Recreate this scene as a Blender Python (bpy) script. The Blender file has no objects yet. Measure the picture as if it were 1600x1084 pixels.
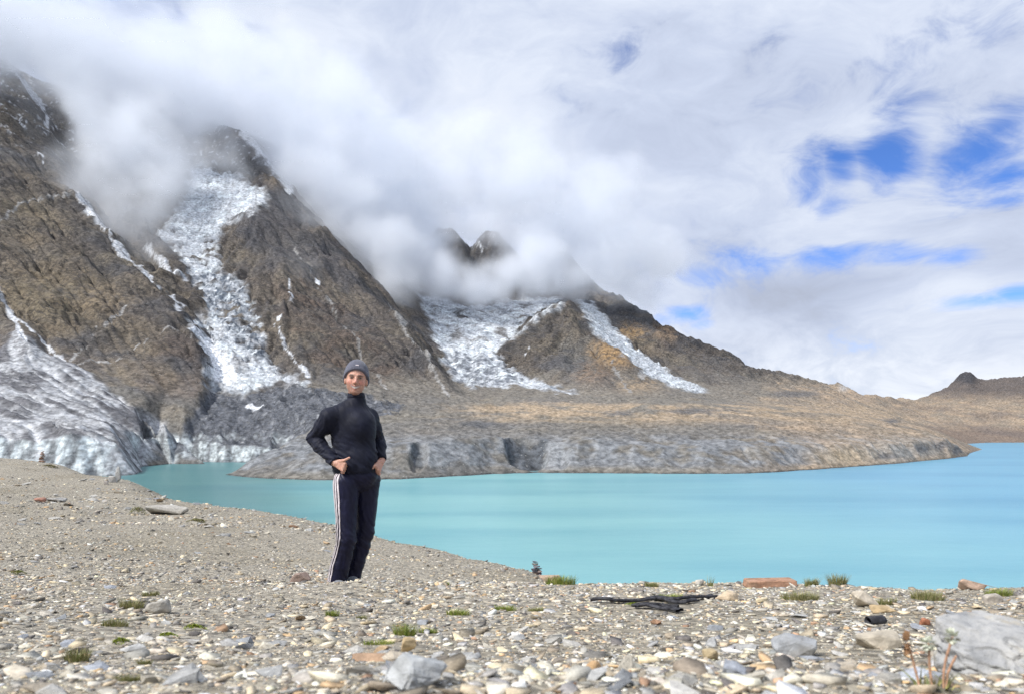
import bpy, bmesh, math, random
import numpy as np
from mathutils import Vector, Matrix, noise as mnoise
from mathutils.geometry import delaunay_2d_cdt

# ------------------------------------------------------------------ camera, sky, sun, exposure
F = 1232.0            # focal length in photograph pixels (1600 wide)
HY = 671.0            # image row of the horizon
CAMZ = 40.0           # eye height above the lake, metres
sc = bpy.context.scene
COL = sc.collection
R = math.radians

cam_data = bpy.data.cameras.new("camera")
cam = bpy.data.objects.new("camera", cam_data)
COL.objects.link(cam)
cam.location = (0, 0, CAMZ)
cam.rotation_euler = (R(90), 0, 0)
cam_data.sensor_width = 36.0
cam_data.lens = 36.0 * F / 1600.0
cam_data.shift_y = (HY - 542.0) / 1600.0
cam_data.clip_start = 0.05
cam_data.clip_end = 30000
cam_data.dof.use_dof = True
cam_data.dof.focus_distance = 9.0
cam_data.dof.aperture_fstop = 8.5
sc.camera = cam

SUN_EL, SUN_AZ = 48.0, -126.0      # azimuth measured from +Y (view direction) towards +X
sun_dir = Vector((math.sin(R(SUN_AZ)) * math.cos(R(SUN_EL)), math.cos(R(SUN_AZ)) * math.cos(R(SUN_EL)), math.sin(R(SUN_EL))))
sun_data = bpy.data.lights.new("sun", 'SUN')
sun_data.energy = 2.8
sun_data.angle = R(6.0)
sun_data.color = (1.0, 0.97, 0.925)
sun = bpy.data.objects.new("sun", sun_data)
COL.objects.link(sun)
sun.location = (0, 0, 200)
sun.rotation_euler = sun_dir.to_track_quat('Z', 'Y').to_euler()

sc.view_settings.view_transform = 'Standard'
sc.view_settings.look = 'None'
sc.view_settings.gamma = 1.0
sc.view_settings.use_curve_mapping = False
sc.view_settings.exposure = 0.76

sc.render.engine = 'CYCLES'
cy = sc.cycles
cy.max_bounces = 16
cy.diffuse_bounces = 2
cy.glossy_bounces = 2
cy.transmission_bounces = 2
cy.volume_bounces = 16
cy.transparent_max_bounces = 8
cy.use_denoising = True
try:
    cy.denoiser = 'OPENIMAGEDENOISE'
    cy.denoising_prefilter = 'FAST'
    cy.denoising_input_passes = 'RGB_ALBEDO_NORMAL'
except Exception:
    pass
cy.use_adaptive_sampling = True
cy.adaptive_threshold = 0.02
cy.adaptive_min_samples = 16
cy.caustics_reflective = False
cy.caustics_refractive = False
cy.volume_step_rate = 2.0
cy.volume_max_steps = 256


# ------------------------------------------------------------------ node helpers
class NT:
    """small helper to write node trees"""
    def __init__(self, tree):
        self.t = tree
        self.n = tree.nodes
        self.l = tree.links

    def node(self, typ, **kw):
        n = self.n.new(typ)
        for k, v in kw.items():
            setattr(n, k, v)
        return n

    def put(self, sock, v):
        if isinstance(v, bpy.types.NodeSocket):
            self.l.new(v, sock)
        elif v is not None:
            if hasattr(sock.default_value, '__len__') and not hasattr(v, '__len__'):
                v = (v,) * len(sock.default_value)
            if hasattr(sock.default_value, '__len__') and len(sock.default_value) == 4 and len(v) == 3:
                v = (*v, 1.0)
            sock.default_value = v

    def m(self, op, a, b=None, c=None, clamp=False):
        n = self.node('ShaderNodeMath', operation=op, use_clamp=clamp)
        for i, v in enumerate((a, b, c)):
            if v is not None:
                self.put(n.inputs[i], v)
        return n.outputs[0]

    def vm(self, op, a, b=None, scale=None):
        n = self.node('ShaderNodeVectorMath', operation=op)
        self.put(n.inputs[0], a)
        if b is not None:
            self.put(n.inputs[1], b)
        if scale is not None:
            self.put(n.inputs['Scale'], scale)
        return n.outputs['Value'] if op in ('DOT_PRODUCT', 'LENGTH', 'DISTANCE') else n.outputs['Vector']

    def mix(self, fac, a, b, blend='MIX'):
        n = self.node('ShaderNodeMix', data_type='RGBA', blend_type=blend)
        self.put(n.inputs['Factor'], fac)
        self.put(n.inputs[6], a)
        self.put(n.inputs[7], b)
        return n.outputs[2]

    def noise(self, vec, scale, detail=4.0, rough=0.5, lac=2.0, dist=0.0, color=False, typ='FBM'):
        n = self.node('ShaderNodeTexNoise')
        try:
            n.noise_type = typ
        except Exception:
            pass
        self.put(n.inputs['Vector'], vec)
        self.put(n.inputs['Scale'], scale)
        self.put(n.inputs['Detail'], detail)
        self.put(n.inputs['Roughness'], rough)
        self.put(n.inputs['Lacunarity'], lac)
        self.put(n.inputs['Distortion'], dist)
        return n.outputs['Color'] if color else n.outputs[0]

    def vor(self, vec, scale, feature='F1', out='Distance', rand=1.0):
        n = self.node('ShaderNodeTexVoronoi', feature=feature)
        self.put(n.inputs['Vector'], vec)
        self.put(n.inputs['Scale'], scale)
        self.put(n.inputs['Randomness'], rand)
        return n.outputs[out]

    def ramp(self, fac, stops, interp='LINEAR'):
        n = self.node('ShaderNodeValToRGB')
        self.put(n.inputs[0], fac)
        cr = n.color_ramp
        cr.interpolation = interp
        while len(cr.elements) < len(stops):
            cr.elements.new(0.5)
        for e, (p, c) in zip(cr.elements, stops):
            e.position = p
            e.color = (c, c, c, 1) if not hasattr(c, '__len__') else (*c, 1)
        return n.outputs[0]

    def sstep(self, v, a, b, lo=0.0, hi=1.0):
        n = self.node('ShaderNodeMapRange', interpolation_type='SMOOTHSTEP')
        self.put(n.inputs[0], v)
        for i, q in enumerate((a, b, lo, hi)):
            self.put(n.inputs[i + 1], q)
        return n.outputs[0]

    def attr(self, name, out='Color', typ='GEOMETRY'):
        n = self.node('ShaderNodeAttribute', attribute_name=name)
        n.attribute_type = typ
        return n.outputs[out]

    def bump(self, height, strength=0.5, dist=0.05, normal=None):
        n = self.node('ShaderNodeBump')
        self.put(n.inputs['Strength'], strength)
        self.put(n.inputs['Distance'], dist)
        self.put(n.inputs['Height'], height)
        if normal is not None:
            self.put(n.inputs['Normal'], normal)
        return n.outputs[0]


def new_mat(name):
    m = bpy.data.materials.new(name)
    m.use_nodes = True
    t = NT(m.node_tree)
    bsdf = m.node_tree.nodes['Principled BSDF']
    return m, t, bsdf


def simple_mat(name, col, rough=0.7, var=0.25, scale=20.0, bump=0.2, bdist=0.004, spec=0.3, coords='Object'):
    m, t, b = new_mat(name)
    tc = t.node('ShaderNodeTexCoord').outputs[coords]
    nz = t.noise(tc, scale, 6, 0.6)
    f = t.sstep(nz, 0.25, 0.75, 1.0 - var, 1.0 + var)
    t.put(b.inputs['Base Color'], t.mix(1.0, col, f, 'MULTIPLY'))
    t.put(b.inputs['Roughness'], rough)
    t.put(b.inputs['Specular IOR Level'], spec)
    if bump:
        t.put(b.inputs['Normal'], t.bump(t.noise(tc, scale * 2.3, 6, 0.65), bump, bdist))
    return m


# ------------------------------------------------------------------ numpy noise
_gr = np.random.default_rng(11)
_ga = _gr.uniform(0, 2 * math.pi, 65536).astype(np.float32)
_GX, _GY = np.cos(_ga), np.sin(_ga)


def perlin(x, y, seed=0):
    x = np.asarray(x, np.float32); y = np.asarray(y, np.float32)
    x0 = np.floor(x); y0 = np.floor(y)
    fx = x - x0; fy = y - y0
    xi = x0.astype(np.int32) + seed * 57; yi = y0.astype(np.int32) + seed * 131
    xa = xi & 255; xb = (xi + 1) & 255; ya = (yi & 255) << 8; yb = ((yi + 1) & 255) << 8
    u = fx * fx * fx * (fx * (fx * 6 - 15) + 10)
    v = fy * fy * fy * (fy * (fy * 6 - 15) + 10)
    gx, gy = fx - 1, fy - 1
    k = xa + ya; a = _GX[k] * fx + _GY[k] * fy
    k = xb + ya; a = a + u * (_GX[k] * gx + _GY[k] * fy - a)
    k = xa + yb; b = _GX[k] * fx + _GY[k] * gy
    k = xb + yb; b = b + u * (_GX[k] * gx + _GY[k] * gy - b)
    return (a + v * (b - a)) * 1.5


def fbm(x, y, octs=5, seed=0, gain=0.5):
    s = 0; a = 1.0; t = 0
    for i in range(octs):
        s = s + a * perlin(x, y, seed + i * 17)
        t += a; a *= gain; x = x * 2.03 + 7.1; y = y * 2.03 - 3.7
    return s / t


def ridged(x, y, octs=5, seed=0, gain=0.5):
    s = 0; a = 1.0; t = 0
    for i in range(octs):
        n = 1 - np.abs(perlin(x, y, seed + i * 13))
        s = s + a * n * n
        t += a; a *= gain; x = x * 2.07 + 3.3; y = y * 2.07 + 9.1
    return s / t


def sstep(v, a, b):
    t = np.clip((v - a) / (b - a), 0, 1)
    return t * t * (3 - 2 * t)


def in_poly(px, py, poly):
    r = np.zeros(px.shape, bool)
    n = len(poly)
    for i in range(n):
        x1, y1 = poly[i]; x2, y2 = poly[(i + 1) % n]
        if y1 == y2:
            continue
        c = ((y1 > py) != (y2 > py)) & (px < (x2 - x1) * (py - y1) / (y2 - y1) + x1)
        r ^= c
    return r


def line_dist(px, py, pts):
    d = np.full(px.shape, 1e9)
    for (x1, y1), (x2, y2) in zip(pts[:-1], pts[1:]):
        vx, vy = x2 - x1, y2 - y1
        t = np.clip(((px - x1) * vx + (py - y1) * vy) / (vx * vx + vy * vy + 1e-9), 0, 1)
        d = np.minimum(d, np.hypot(px - x1 - t * vx, py - y1 - t * vy))
    return d


def blur(a, n=1):
    for _ in range(n):
        b = np.pad(a, 1, mode='edge')
        a = (b[:-2, 1:-1] + b[2:, 1:-1] + 2 * b[1:-1, 1:-1]) / 4
        b = np.pad(a, 1, mode='edge')
        a = (b[1:-1, :-2] + b[1:-1, 2:] + 2 * b[1:-1, 1:-1]) / 4
    return a


# ------------------------------------------------------------------ mesh helpers
def mesh_np(name, verts, faces, mat=None, smooth=True, attrs=None, parent=None):
    """verts (n,3), faces (m,k) numpy"""
    me = bpy.data.meshes.new(name)
    n, m, k = len(verts), len(faces), faces.shape[1]
    me.vertices.add(n)
    me.vertices.foreach_set('co', np.asarray(verts, np.float32).ravel())
    me.loops.add(m * k)
    me.loops.foreach_set('vertex_index', np.asarray(faces, np.int32).ravel())
    me.polygons.add(m)
    me.polygons.foreach_set('loop_start', np.arange(0, m * k, k, dtype=np.int32))
    if smooth:
        me.polygons.foreach_set('use_smooth', np.ones(m, bool))
    for an, av in (attrs or {}).items():
        av = np.asarray(av, np.float32)
        if av.ndim == 2:
            at = me.attributes.new(an, 'FLOAT_COLOR', 'POINT')
            if av.shape[1] == 3:
                av = np.concatenate([av, np.ones((len(av), 1), np.float32)], 1)
            at.data.foreach_set('color', av.ravel())
        else:
            at = me.attributes.new(an, 'FLOAT', 'POINT')
            at.data.foreach_set('value', av)
    me.update(calc_edges=True)
    me.validate()
    if mat:
        me.materials.append(mat)
    o = bpy.data.objects.new(name, me)
    COL.objects.link(o)
    if parent:
        o.parent = parent
    return o


def tag(o, label=None, cat=None, group=None, kind=None):
    if label: o['label'] = label
    if cat: o['category'] = cat
    if group: o['group'] = group
    if kind: o['kind'] = kind
    return o


def empty(name, loc=(0, 0, 0), rz=0.0):
    o = bpy.data.objects.new(name, None)
    COL.objects.link(o)
    o.location = loc
    o.rotation_euler = (0, 0, rz)
    o.empty_display_size = 0.1
    return o


rng = np.random.default_rng(7)
random.seed(7)
# gaps of blue between the clouds: image position, size, strength
SKY_GAPS = [(1095, 432, 55, 24, .36), (1185, 408, 70, 24, .46), (1300, 396, 80, 24, .52), (1400, 395, 70, 22, .50), (1475, 400, 45, 16, .4), (1262, 285, 34, 42, .42), (1310, 265, 30, 30, .36),
            (1395, 235, 44, 46, .48), (1530, 250, 52, 48, .52), (1575, 195, 46, 34, .44), (1570, 280, 44, 30, .46), (1520, 470, 80, 16, .55), (1590, 458, 56, 20, .55),
            (982, 100, 34, 40, .19), (1075, 492, 46, 18, .46), (1100, 508, 34, 12, .4), (1480, 40, 60, 30, .22), (1290, 330, 36, 40, .34)]
SKY_GREYS = [(1240, 470, 110, 45, .13), (1590, 370, 40, 40, .1), (660, 60, 300, 60, -.02), (1180, 20, 120, 60, .05)]
SKY_TINT = (0.62, 0.86, 1.25)
CLOUD_STRENGTH = 0.87
CLOUD_ANISO = 0.0
CLOUD_DENSITY = 0.0115
# ------------------------------------------------------------------ world: blue Nishita sky behind a broken cloud deck
world = bpy.data.worlds.new("World")
sc.world = world
world.use_nodes = True
wt = NT(world.node_tree)
for n in list(wt.n):
    wt.n.remove(n)
skyn = wt.node('ShaderNodeTexSky', sky_type='NISHITA', sun_disc=False)
skyn.sun_elevation = R(SUN_EL)
skyn.sun_rotation = R(SUN_AZ)
skyn.altitude = 4900
skyn.air_density = 1.0
skyn.dust_density = 0.3
skyn.ozone_density = 2.0
dirv = wt.node('ShaderNodeTexCoord').outputs['Generated']
sep = wt.node('ShaderNodeSeparateXYZ')
wt.put(sep.inputs[0], dirv)
dx, dy, dz = sep.outputs
az = wt.m('ARCTAN2', dx, dy)
hor = wt.m('SQRT', wt.m('ADD', wt.m('MULTIPLY', dx, dx), wt.m('MULTIPLY', dy, dy)))
el = wt.m('ARCTAN2', dz, hor)
# cloud coordinates: direction with the vertical stretched, so clouds flatten towards the horizon
cb = wt.node('ShaderNodeCombineXYZ')
wt.put(cb.inputs[0], dx); wt.put(cb.inputs[1], dy); wt.put(cb.inputs[2], wt.m('MULTIPLY', dz, 1.9))
cv = cb.outputs[0]
warp = wt.noise(cv, 2.6, 3, 0.55, color=True)
wv = wt.vm('ADD', cv, wt.vm('SCALE', wt.vm('SUBTRACT', warp, (0.5, 0.5, 0.5)), scale=0.35))
n_big = wt.noise(wv, 2.2, 4, 0.56)
n_fine = wt.noise(wv, 9.0, 6, 0.64)
n_sh = wt.noise(wt.vm('ADD', wv, (5.2, 1.3, 2.1)), 2.6, 3, 0.52)
dens = wt.m('ADD', wt.m('MULTIPLY', wt.m('SUBTRACT', n_big, .5), 1.1), wt.m('ADD', .5, wt.m('MULTIPLY', wt.m('SUBTRACT', n_fine, .5), 1.25)))


def sky_pt(px, py):
    x, z = (px - 800) / F, (HY - py) / F
    return math.atan2(x, 1.0), math.atan2(z, math.hypot(x, 1.0))


def sky_blob(px, py, rx, ry):
    a, e = sky_pt(px, py)
    sx, sz = rx / F, ry / F
    u = wt.m('DIVIDE', wt.m('SUBTRACT', az, a), sx)
    v = wt.m('DIVIDE', wt.m('SUBTRACT', el, e), sz)
    q = wt.m('ADD', wt.m('MULTIPLY', u, u), wt.m('MULTIPLY', v, v))
    return wt.m('POWER', 2.718, wt.m('MULTIPLY', q, -1.0))


gaps = None
for (gx, gy, rx, ry, amp) in SKY_GAPS:
    g = wt.m('MULTIPLY', sky_blob(gx, gy, rx, ry), amp)
    gaps = g if gaps is None else wt.m('MAXIMUM', gaps, g)
darks = None
for (gx, gy, rx, ry, amp) in SKY_GREYS:
    g = wt.m('MULTIPLY', sky_blob(gx, gy, rx, ry), amp)
    darks = g if darks is None else wt.m('ADD', darks, g)
cover = wt.m('SUBTRACT', wt.m('ADD', dens, 0.24), gaps)
alpha = wt.sstep(cover, 0.13, 0.66)
thin = wt.sstep(cover, 0.40, 0.80)
# brightness of the cloud itself: thicker parts a little greyer below, edges bright
shade = wt.m('SUBTRACT', wt.m('ADD', wt.m('MULTIPLY', n_sh, 0.75), wt.m('MULTIPLY', n_fine, 0.5)), darks)
ccol = wt.ramp(shade, [(0.25, (0.29, 0.315, 0.38)), (0.46, (0.35, 0.395, 0.505)), (0.60, (0.425, 0.475, 0.59)), (0.74, (0.53, 0.575, 0.665)), (0.9, (0.62, 0.65, 0.70))])
low = wt.sstep(el, 0.0, 0.17, 1.0, 0.0)
ccol = wt.mix(wt.m('MULTIPLY', low, 0.85), ccol, wt.mix(wt.sstep(n_fine, .38, .62), (0.50, 0.545, 0.625), (0.70, 0.725, 0.76)))
bg_sky = wt.node('ShaderNodeBackground')
wt.put(bg_sky.inputs[0], wt.mix(1.0, skyn.outputs[0], SKY_TINT, 'MULTIPLY'))
wt.put(bg_sky.inputs[1], 0.10)
bg_cl = wt.node('ShaderNodeBackground')
wt.put(bg_cl.inputs[0], ccol)
wt.put(bg_cl.inputs[1], CLOUD_STRENGTH)
mx = wt.node('ShaderNodeMixShader')
wt.l.new(alpha, mx.inputs[0])
wt.l.new(bg_sky.outputs[0], mx.inputs[1])
wt.l.new(bg_cl.outputs[0], mx.inputs[2])
out = wt.node('ShaderNodeOutputWorld')
wt.l.new(mx.outputs[0], out.inputs[0])
try:
    world.cycles.sampling_method = 'MANUAL'
    world.cycles.sample_map_resolution = 512
except Exception:
    pass
# ------------------------------------------------------------------ far terrain: mountains, glaciers, moraine, hills (one survey, several objects)
# survey lines: (image column, image row, distance) -> world points; ridges and gullies keep their own distances
def zz(py, D):
    return CAMZ + (HY - py) / F * D


shore = [(-400, 745, 666), (-100, 745, 666), (100, 745, 666), (200, 742, 694), (218, 738, 736), (224, 728, 865), (234, 722, 966), (300, 721.2, 982),
         (430, 722, 966), (402, 730, 835), (350, 741, 704), (400, 747, 648), (500, 750, 624), (640, 748, 640), (700, 744, 675), (770, 740, 714),
         (840, 738, 735), (1000, 739, 725), (1100, 740, 714), (1200, 738, 735), (1300, 731, 821), (1400, 724, 930), (1480, 716, 1095),
         (1512, 712, 1202), (1514, 708, 1332), (1500, 700, 1700), (1490, 694, 2142), (1540, 691, 2464), (1640, 690.5, 2527), (2100, 690, 2594)]
lines = [
    # ice cliff top, dirty avalanche cones
    [(-400, 676, 690), (-100, 680, 692), (100, 683, 694), (180, 690, 716), (205, 714, 758), (215, 716, 880), (238, 698, 978), (300, 690, 998), (360, 692, 990), (420, 697, 980), (440, 702, 960)],
    [(-400, 560, 1000), (-150, 545, 1020), (0, 545, 1040), (40, 532, 1060), (75, 556, 1050)],
    [(40, 532, 1060), (58, 600, 935), (90, 650, 825)],
    [(112, 566, 1060), (160, 600, 1020), (210, 632, 985), (255, 660, 955), (275, 682, 965)],
    [(112, 566, 1060), (130, 620, 945), (165, 662, 850)],
    [(75, 556, 1080), (112, 566, 1060)],
    [(165, 662, 850), (195, 674, 870), (222, 684, 915), (245, 689, 955)],
    # spur A: right edge and the gully behind it
    [(20, 110, 2350), (45, 160, 2180), (80, 240, 1960), (125, 315, 1760), (200, 400, 1520), (260, 465, 1360), (312, 540, 1210), (318, 600, 1100), (288, 655, 1010)],
    [(70, 170, 2420), (110, 245, 2180), (150, 318, 1980), (215, 395, 1730), (272, 458, 1540), (332, 535, 1330), (345, 600, 1180), (318, 650, 1050)],
    # spur A: face
    [(288, 655, 1010), (235, 560, 1130), (170, 440, 1390), (100, 330, 1660), (40, 220, 1920), (0, 120, 2250)],
    [(0, 480, 1190), (0, 400, 1370), (0, 300, 1610), (0, 200, 1900)],
    [(70, 500, 1180), (60, 420, 1370), (30, 340, 1570)],
    [(150, 575, 1075), (115, 470, 1280), (90, 400, 1440)],
    [(-400, 480, 1150), (-400, 300, 1550), (-400, 100, 2100), (-400, 0, 2500)],
    [(-180, 520, 1090), (-180, 400, 1300), (-200, 250, 1650), (-200, 60, 2300)],
    # rib between the snow gully and the icefall
    [(345, 545, 1290), (290, 460, 1470), (235, 390, 1680), (185, 330, 1860), (150, 255, 2110), (115, 170, 2500)],
    # icefall centre line
    [(380, 690, 1000), (390, 655, 1060), (380, 600, 1160), (365, 540, 1310), (345, 480, 1480), (325, 430, 1620), (305, 380, 1770), (305, 325, 1930), (340, 280, 2090), (350, 240, 2240), (330, 190, 2550)],
    [(440, 640, 1070), (430, 600, 1180), (400, 540, 1330)],
    # spur B: left margin, buttresses, crest
    [(430, 290, 2020), (400, 325, 1900), (362, 348, 1850), (345, 372, 1800), (354, 420, 1640), (395, 470, 1490), (408, 520, 1380), (428, 565, 1270), (490, 602, 1170)],
    [(392, 330, 1860), (405, 365, 1760), (430, 400, 1660), (440, 450, 1540), (470, 520, 1370), (520, 600, 1180)],
    [(340, 190, 2420), (372, 208, 2340), (400, 240, 2250), (455, 300, 2080), (520, 380, 1880), (560, 430, 1750), (610, 480, 1620), (650, 535, 1480), (690, 590, 1350), (716, 625, 1250)],
    [(470, 340, 1960), (500, 430, 1690), (552, 530, 1440), (600, 600, 1240)],
    [(560, 450, 1690), (600, 530, 1480), (640, 590, 1320)],
    [(490, 604, 1165), (560, 616, 1160), (640, 630, 1180), (716, 625, 1250)],
    # behind spur B
    [(490, 320, 2400), (560, 400, 2220), (600, 440, 2120), (640, 490, 1990), (680, 555, 1800), (702, 592, 1690)],
    [(620, 470, 2050), (660, 530, 1860), (705, 600, 1600), (735, 625, 1420)],
    [(430, 230, 2700), (500, 310, 2650), (580, 380, 2650), (640, 425, 2600)],
    # valley glacier
    [(960, 618, 1440), (930, 613, 1500), (860, 603, 1580), (800, 590, 1690), (765, 565, 1820), (745, 535, 1980), (765, 512, 2150), (820, 490, 2400), (872, 478, 2600)],
    [(725, 600, 1680), (700, 555, 1870), (678, 505, 2150), (660, 462, 2450)],
    [(790, 560, 1880), (800, 530, 2050), (850, 500, 2300)],
    [(640, 440, 2600), (690, 455, 2700), (740, 462, 2750), (800, 468, 2750), (870, 462, 2800)],
    # headwall peaks in the cloud
    [(640, 392, 3000), (668, 372, 2970), (686, 352, 2950), (704, 348, 2950), (718, 364, 2920), (730, 396, 2850), (738, 442, 2750)],
    [(738, 388, 3080), (748, 362, 3080), (762, 356, 3080), (778, 366, 3050), (794, 384, 3000), (810, 408, 2950), (832, 446, 2850)],
    [(842, 420, 3100), (862, 400, 3060), (882, 392, 3050), (900, 408, 3050), (915, 455, 2900)],
    [(732, 395, 3150), (734, 415, 2950)], [(836, 425, 3150), (838, 440, 2950)],
    # spur D
    [(775, 549, 1940), (798, 526, 2000), (840, 490, 2090), (868, 472, 2150), (884, 467, 2170), (906, 490, 2110), (940, 528, 1970), (975, 560, 1840), (1010, 586, 1710), (1062, 613, 1560)],
    [(884, 467, 2170), (890, 510, 1980), (915, 560, 1760), (950, 606, 1530)],
    [(868, 480, 2110), (850, 540, 1880), (872, 590, 1660)],
    [(775, 549, 1940), (800, 578, 1780), (850, 599, 1640), (900, 614, 1530), (960, 620, 1450), (1040, 622, 1420)],
    [(930, 535, 1900), (960, 552, 1820), (985, 590, 1650), (1010, 614, 1510)],
    # glacier E
    [(890, 470, 2600), (912, 476, 2480), (950, 512, 2310), (995, 550, 2090), (1042, 585, 1880), (1085, 605, 1720), (1112, 614, 1640)],
    # ridge F
    [(915, 462, 2900), (948, 480, 2700), (968, 474, 2640), (985, 476, 2610), (1004, 492, 2570), (1050, 515, 2460), (1100, 540, 2390), (1128, 549, 2360), (1142, 552, 2350), (1160, 566, 2320), (1200, 590, 2250), (1240, 601, 2230), (1290, 601, 2350), (1312, 599, 2400), (1322, 606, 2500), (1332, 614, 2700), (1380, 620, 3200), (1425, 626, 3450)],
    [(968, 490, 2520), (985, 520, 2340), (1040, 568, 2050), (1095, 600, 1790)],
    [(1040, 520, 2400), (1075, 560, 2110), (1130, 595, 1880), (1165, 612, 1720)],
    [(1142, 552, 2350), (1170, 590, 2050), (1220, 610, 1850)],
    [(1110, 613, 1650), (1165, 614, 1700), (1230, 618, 1760), (1300, 622, 1900)],
    # right-hand hills
    [(1425, 626, 3450), (1445, 620, 3550), (1468, 609, 3650), (1484, 602, 3700), (1494, 592, 3720), (1503, 582, 3730), (1510, 576, 3740), (1516, 579, 3740), (1524, 587, 3740), (1536, 593, 3730), (1560, 594, 3650), (1585, 590, 3600), (1610, 589, 3600), (1750, 560, 3600), (2100, 520, 3600)],
    [(1440, 640, 3100), (1500, 618, 3300), (1560, 618, 3250), (1640, 612, 3200)],
    [(1420, 655, 2650), (1500, 650, 2850), (1600, 650, 2850), (1800, 640, 2850)],
    [(1360, 640, 2500), (1400, 633, 2900)],
    # moraine: bluff top, bench, back
    [(362, 738, 706), (400, 715, 712), (440, 698, 735), (490, 690, 730), (560, 692, 700), (640, 692, 702), (700, 688, 735), (780, 684, 785), (860, 683, 800), (950, 690, 790), (1050, 697, 775), (1110, 699, 775), (1200, 697, 800), (1300, 693, 885), (1400, 691, 985), (1450, 687, 1100), (1480, 685, 1165), (1502, 700, 1210)],
    [(450, 690, 850), (500, 668, 900), (600, 660, 940), (700, 658, 960), (850, 654, 1030), (1000, 658, 1030), (1100, 664, 1020), (1200, 664, 1070), (1300, 664, 1150), (1400, 668, 1260), (1470, 674, 1420), (1486, 686, 1650)],
    [(480, 650, 1010), (600, 644, 1070), (700, 641, 1160), (850, 634, 1330), (1000, 629, 1440), (1100, 626, 1530), (1200, 627, 1600), (1300, 635, 1750), (1400, 646, 2050), (1460, 672, 2100)],
    # behind the ridges, in cloud
    [(-400, -20, 2950), (0, 95, 2950), (200, 185, 2950), (400, 215, 2950), (500, 290, 3050), (560, 350, 3200), (700, 385, 3300), (800, 398, 3400), (880, 420, 3400), (950, 455, 3250)],
]
under = [(-400, 560, -20), (0, 560, -20), (300, 560, -20), (700, 560, -20), (1200, 560, -20), (1600, 560, -20), (2100, 560, -20),
         (235, 760, -9), (260, 850, -9), (330, 850, -9), (380, 880, -6), (330, 920, -6), (270, 920, -6), (300, 700, -9), (1560, 1200, -14), (1560, 1700, -14), (1900, 1500, -14), (1800, 2200, -10),
         (1560, 2200, -8), (1525, 1900, -6), (1545, 1000, -14), (2100, 2200, -10)]
back = [(-400, 5000, 700), (200, 5000, 700), (800, 5000, 500), (1200, 4200, 60), (1350, 4800, 40), (1500, 5200, 60), (2100, 5200, 60), (1000, 3900, 300), (1100, 3300, 250), (1250, 3100, 120), (1420, 4300, 60),
        (-400, 6200, 300), (700, 6200, 100), (1400, 6200, 0), (2100, 6200, 0)]

KV = 700.0
pts2, ptz = [], []


def add_pt(px, D, z):
    pts2.append((px, KV * math.log(D))); ptz.append(z)


rj = random.Random(3)
for ln in lines + [shore]:
    is_shore = ln is shore
    for (a, b) in zip(ln[:-1], ln[1:]):
        L = math.hypot(b[0] - a[0], b[1] - a[1])
        n = max(1, int(L / 16))
        for i in range(n):
            t = i / n
            px, D = a[0] + (b[0] - a[0]) * t, math.exp(math.log(a[2]) * (1 - t) + math.log(b[2]) * t)
            py = a[1] + (b[1] - a[1]) * t
            if is_shore:
                add_pt(px, D * (1 + rj.uniform(-.006, .006) * (D < 1500)), 0.0)
                if i == 0:
                    add_pt(px, D * 0.955, -6.0) if D < 1150 and not (230 < px < 440 and D > 690) else None
            else:
                j = 0 if i == 0 else min(4.0, L / n * 0.22)
                add_pt(px + rj.uniform(-j, j), D, zz(py + rj.uniform(-j, j) * .6 * (py < 625), D))
    a = ln[-1]
    add_pt(a[0], a[2], 0.0 if is_shore else zz(a[1], a[2]))
for (px, D, z) in under + back:
    add_pt(px, D, z)
res = delaunay_2d_cdt([Vector(p) for p in pts2], [], [], 0, 1e-4, True)
tv = np.array([(v.x, v.y) for v in res[0]])
tf = np.array([tuple(f) for f in res[2]])
tz = np.array([ptz[o[0]] for o in res[3]])

UC = np.arange(-380.0, 1985.0, 2.6)
rows = []
d = 570.0
while d < 6100:
    rows.append(d)
    if d < 620: d += 8
    elif d < 1010: d += 1.9
    elif d < 1500: d += 3.0
    elif d < 2500: d += 4.6
    elif d < 3200: d += 11
    elif d < 3900: d += 14
    else: d += 120
RD = np.array(rows)
VC = KV * np.log(RD)
NU, NV = len(UC), len(RD)
Zg = np.full((NV, NU), np.nan)
for f in tf:
    (x0, y0), (x1, y1), (x2, y2) = tv[f]
    i0, i1 = np.searchsorted(UC, min(x0, x1, x2)), np.searchsorted(UC, max(x0, x1, x2), 'right')
    j0, j1 = np.searchsorted(VC, min(y0, y1, y2)), np.searchsorted(VC, max(y0, y1, y2), 'right')
    if i1 <= i0 or j1 <= j0:
        continue
    det = (y1 - y2) * (x0 - x2) + (x2 - x1) * (y0 - y2)
    if abs(det) < 1e-9:
        continue
    gx, gy = np.meshgrid(UC[i0:i1], VC[j0:j1])
    l0 = ((y1 - y2) * (gx - x2) + (x2 - x1) * (gy - y2)) / det
    l1 = ((y2 - y0) * (gx - x2) + (x0 - x2) * (gy - y2)) / det
    l2 = 1 - l0 - l1
    ins = (l0 >= -1e-6) & (l1 >= -1e-6) & (l2 >= -1e-6)
    sub = Zg[j0:j1, i0:i1]
    sub[ins] = (l0 * tz[f[0]] + l1 * tz[f[1]] + l2 * tz[f[2]])[ins]
Zg = np.where(np.isnan(Zg), -20.0, Zg)
Zg = Zg.astype(np.float32)
Ug, Dg = [a.astype(np.float32) for a in np.meshgrid(UC, RD)]
Xg = (Ug - 800) / F * Dg
Yg = Dg.copy()
Zs = blur(Zg, 3)
keep = sstep(Zg, 60, 30) * (Dg < 1300)                 # keep cliffs and bluffs crisp
Zg = Zg * keep + Zs * (1 - keep)
P0y = HY - (Zg - CAMZ) / Dg * F                        # image row before relief


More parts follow.
